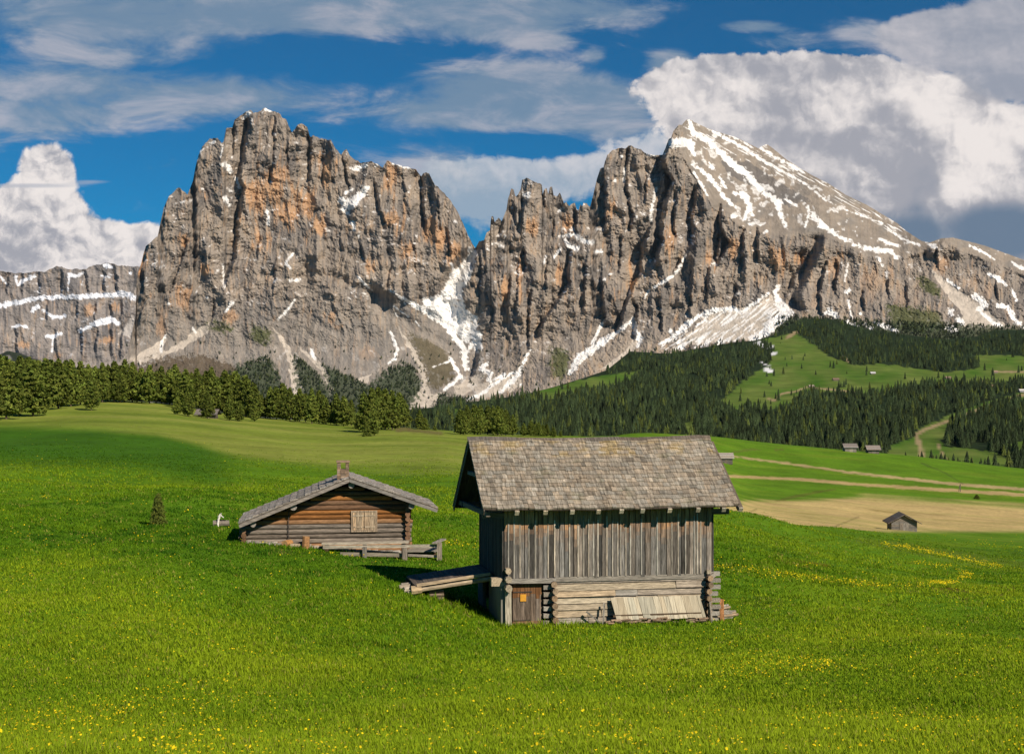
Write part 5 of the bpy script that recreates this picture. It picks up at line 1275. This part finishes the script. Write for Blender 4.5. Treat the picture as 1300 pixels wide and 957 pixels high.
lx = (X - B0.x) * math.cos(TH) + (Y - B0.y) * math.sin(TH); ly = -(X - B0.x) * math.sin(TH) + (Y - B0.y) * math.cos(TH)
foot = ((lx > -.6) & (lx < 7.6) & (ly > -1.0) & (ly < 5)) | ((X > C0.x + xl - .3) & (X < C0.x + xr + 2) & (Y > CD - 1.6) & (Y < CD + 1)) | ((lx > -3.4) & (lx < 0) & (ly > .8) & (ly < 2.0))
hgt = np.where(foot, hgt * rg.uniform(1.0, 2.0, n), hgt)
an = rg.uniform(0, 6.28, (n, B)); lean = rg.uniform(.2, .95, (n, B)); h = hgt[:, None] * rg.uniform(.6, 1.2, (n, B))
ox = rg.normal(0, .05, (n, B)) * (1 + Y[:, None] / 50); oy = rg.normal(0, .05, (n, B)) * (1 + Y[:, None] / 50)
wd = (.008 + .00035 * Y)[:, None] * rg.uniform(.7, 1.3, (n, B))
bx = X[:, None] + ox; by = Y[:, None] + oy; bz = np.repeat(Z[:, None] - .012, B, 1)
tx = bx + np.cos(an) * lean * h; ty = by + np.sin(an) * lean * h; tz = bz + h
pa = an + np.pi / 2 + rg.uniform(-.6, .6, (n, B))
v = np.stack([np.stack([bx - np.cos(pa) * wd, by - np.sin(pa) * wd, bz], -1), np.stack([bx + np.cos(pa) * wd, by + np.sin(pa) * wd, bz], -1), np.stack([tx, ty, tz], -1)], 2)
c0 = np.array((.108, .212, .006)); c1 = np.array((.26, .35, .012)); c2 = np.array((.032, .108, .005)); c3 = np.array((.30, .29, .055))
wide = fbm(X / 24, Y / 42, 3, 121); k1 = np.clip(.40 + .8 * patch + 1.7 * wide + rg.normal(0, .25, n), 0, 1)[:, None]; k2 = np.clip(-.25 - .8 * patch - 1.6 * wide + .9 * tuft + rg.normal(0, .2, n), 0, 1)[:, None]; k3 = (rg.random(n) < .05)[:, None]  # broad noise puts rolling light and shade bands into the blade colour
cc = c0 * (1 - k1) + c1 * k1; cc = cc * (1 - k2) + c2 * k2; cc = np.where(k3, c3, cc)
hgt = np.where(k3[:, 0], hgt * 1.6, hgt)
gpx = 650 + X / Y * F; gpy = HZ + (ZC - Z) / Y * F
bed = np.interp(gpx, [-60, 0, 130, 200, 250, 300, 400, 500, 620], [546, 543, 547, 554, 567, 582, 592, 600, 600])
blade_band = (sstep(gpy - bed, -8, 5) * (1 - sstep(gpy - bed, 30, 60)) * (1 - sstep(gpx, 240, 330)) * sstep(Y, 80, 110))[:, None]
cc = cc * (1 - .8 * blade_band) + np.array((.045, .125, .006)) * .8 * blade_band
far_ = sstep(Y, 70, 130)[:, None] * .55                       # seen from afar the turf evens out
cc = cc * (1 - far_) + np.array((.125, .215, .008)) * far_ * (1 - blade_band) + np.array((.045, .125, .006)) * far_ * blade_band
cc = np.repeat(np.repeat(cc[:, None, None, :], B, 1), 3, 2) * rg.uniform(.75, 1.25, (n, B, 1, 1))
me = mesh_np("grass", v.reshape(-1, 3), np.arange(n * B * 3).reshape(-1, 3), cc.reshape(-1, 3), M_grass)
tag(add("grass", me), "short bright green meadow grass on the near slope", "grass", kind="stuff")
# dandelions
fx, fyy, fz = ground_scatter(620000, 0.0)
fpx = 650 + fx / fyy * F; fpy = HZ + (ZC - fz) / fyy * F
cl1 = fbm(fx / 3.0, fyy / 4.0, 3, 201); cl2 = fbm(fx / .8, fyy / 1.2, 2, 207)
pr = .055 * sstep(cl1 + .5 * cl2, .0, .6) + .010
pr *= np.interp(fpy, [600, 690, 760, 830, 900], [.2, .9, 1.1, 1.2, 1.0]) * np.interp(fpx, [0, 250, 420, 640, 800, 1300], [1.3, 1.4, .9, .9, .9, 1.0])
for pts, k in [([(895,720,2),(961,727,2.2),(1048,739,2.5),(1115,746,2.5),(1160,748,2.5),(1211,740,2),(1232,731,3),(1208,722,2),(1161,714,1.5)], 1.0), ([(1120,690,1),(1146,694,1.5),(1208,706,3),(1240,714,4),(1270,720,2)], 1.0), ([(1240,688,3),(1320,700,4)], .12),
              ([(905,722,3),(985,733,5),(1048,738,4)], .25), ([(560,692,3),(608,695,3)], .45), ([(900,865,6),(1000,850,10),(1060,850,8)], .18), ([(40,632,1),(95,637,1)], .4), ([(360,705,2),(420,708,3),(470,706,2)], .12)]:
    pr = np.maximum(pr, k * (1 - sstep(segdist(fpx, fpy, pts) + 2.5 * cl2 + 1.5 * cl1, -1, 2.5)))
kp = rg.random(len(fx)) < pr
fx, fyy, fz = fx[kp], fyy[kp], fz[kp]; n = len(fx); K = 6
r = rg.uniform(.006, .016, n) * (1 + np.clip((fyy - 20) / 40, 0, 2.6)); hz = rg.uniform(.08, .2, n)
t1 = rg.normal(0, .35, n); t2 = rg.normal(-.25, .35, n)
a = np.linspace(0, 2 * np.pi, K, endpoint=False)
px_ = r[:, None] * np.cos(a); py_ = r[:, None] * np.sin(a)
v = np.stack([fx[:, None] + px_, fyy[:, None] + py_, (fz + hz)[:, None] + px_ * t1[:, None] + py_ * (t2[:, None] * -1) + .35 * r[:, None] * (np.arange(K) % 2)], -1)
cc = np.array((.82, .64, .015)) * rg.uniform(.55, 1.1, (n, 1, 1)) * np.ones((n, K, 1))
tri = np.array([(0, 1, 2), (0, 2, 3), (0, 3, 4), (0, 4, 5)])
fc = (tri[None] + (np.arange(n) * K)[:, None, None]).reshape(-1, 3)
print("flowers", n)
me = mesh_np("dandelions", v.reshape(-1, 3), fc, cc.reshape(-1, 3), M_petal)
tag(add("dandelions", me), "yellow dandelions dotted and banded through the near meadow", "flowers", kind="stuff")

# ------------------------------------------------------------------ air between here and the peaks
m = MB(); m.box(-9500, 9500, -60, 12500, -420, 3600, (1, 1, 1))
M_air = bpy.data.materials.new("haze"); M_air.use_nodes = True
nt = M_air.node_tree; nt.nodes.clear(); out = nt.nodes.new('ShaderNodeOutputMaterial'); pv = nt.nodes.new('ShaderNodeVolumePrincipled')
pv.inputs['Color'].default_value = (.80, .88, 1.0, 1); pv.inputs['Density'].default_value = 0.38e-5; pv.inputs['Anisotropy'].default_value = 0.0
nt.links.new(pv.outputs[0], out.inputs['Volume'])
tag(m.build("haze", M_air), "thin summer haze between the meadow and the peaks", "haze", kind="stuff")
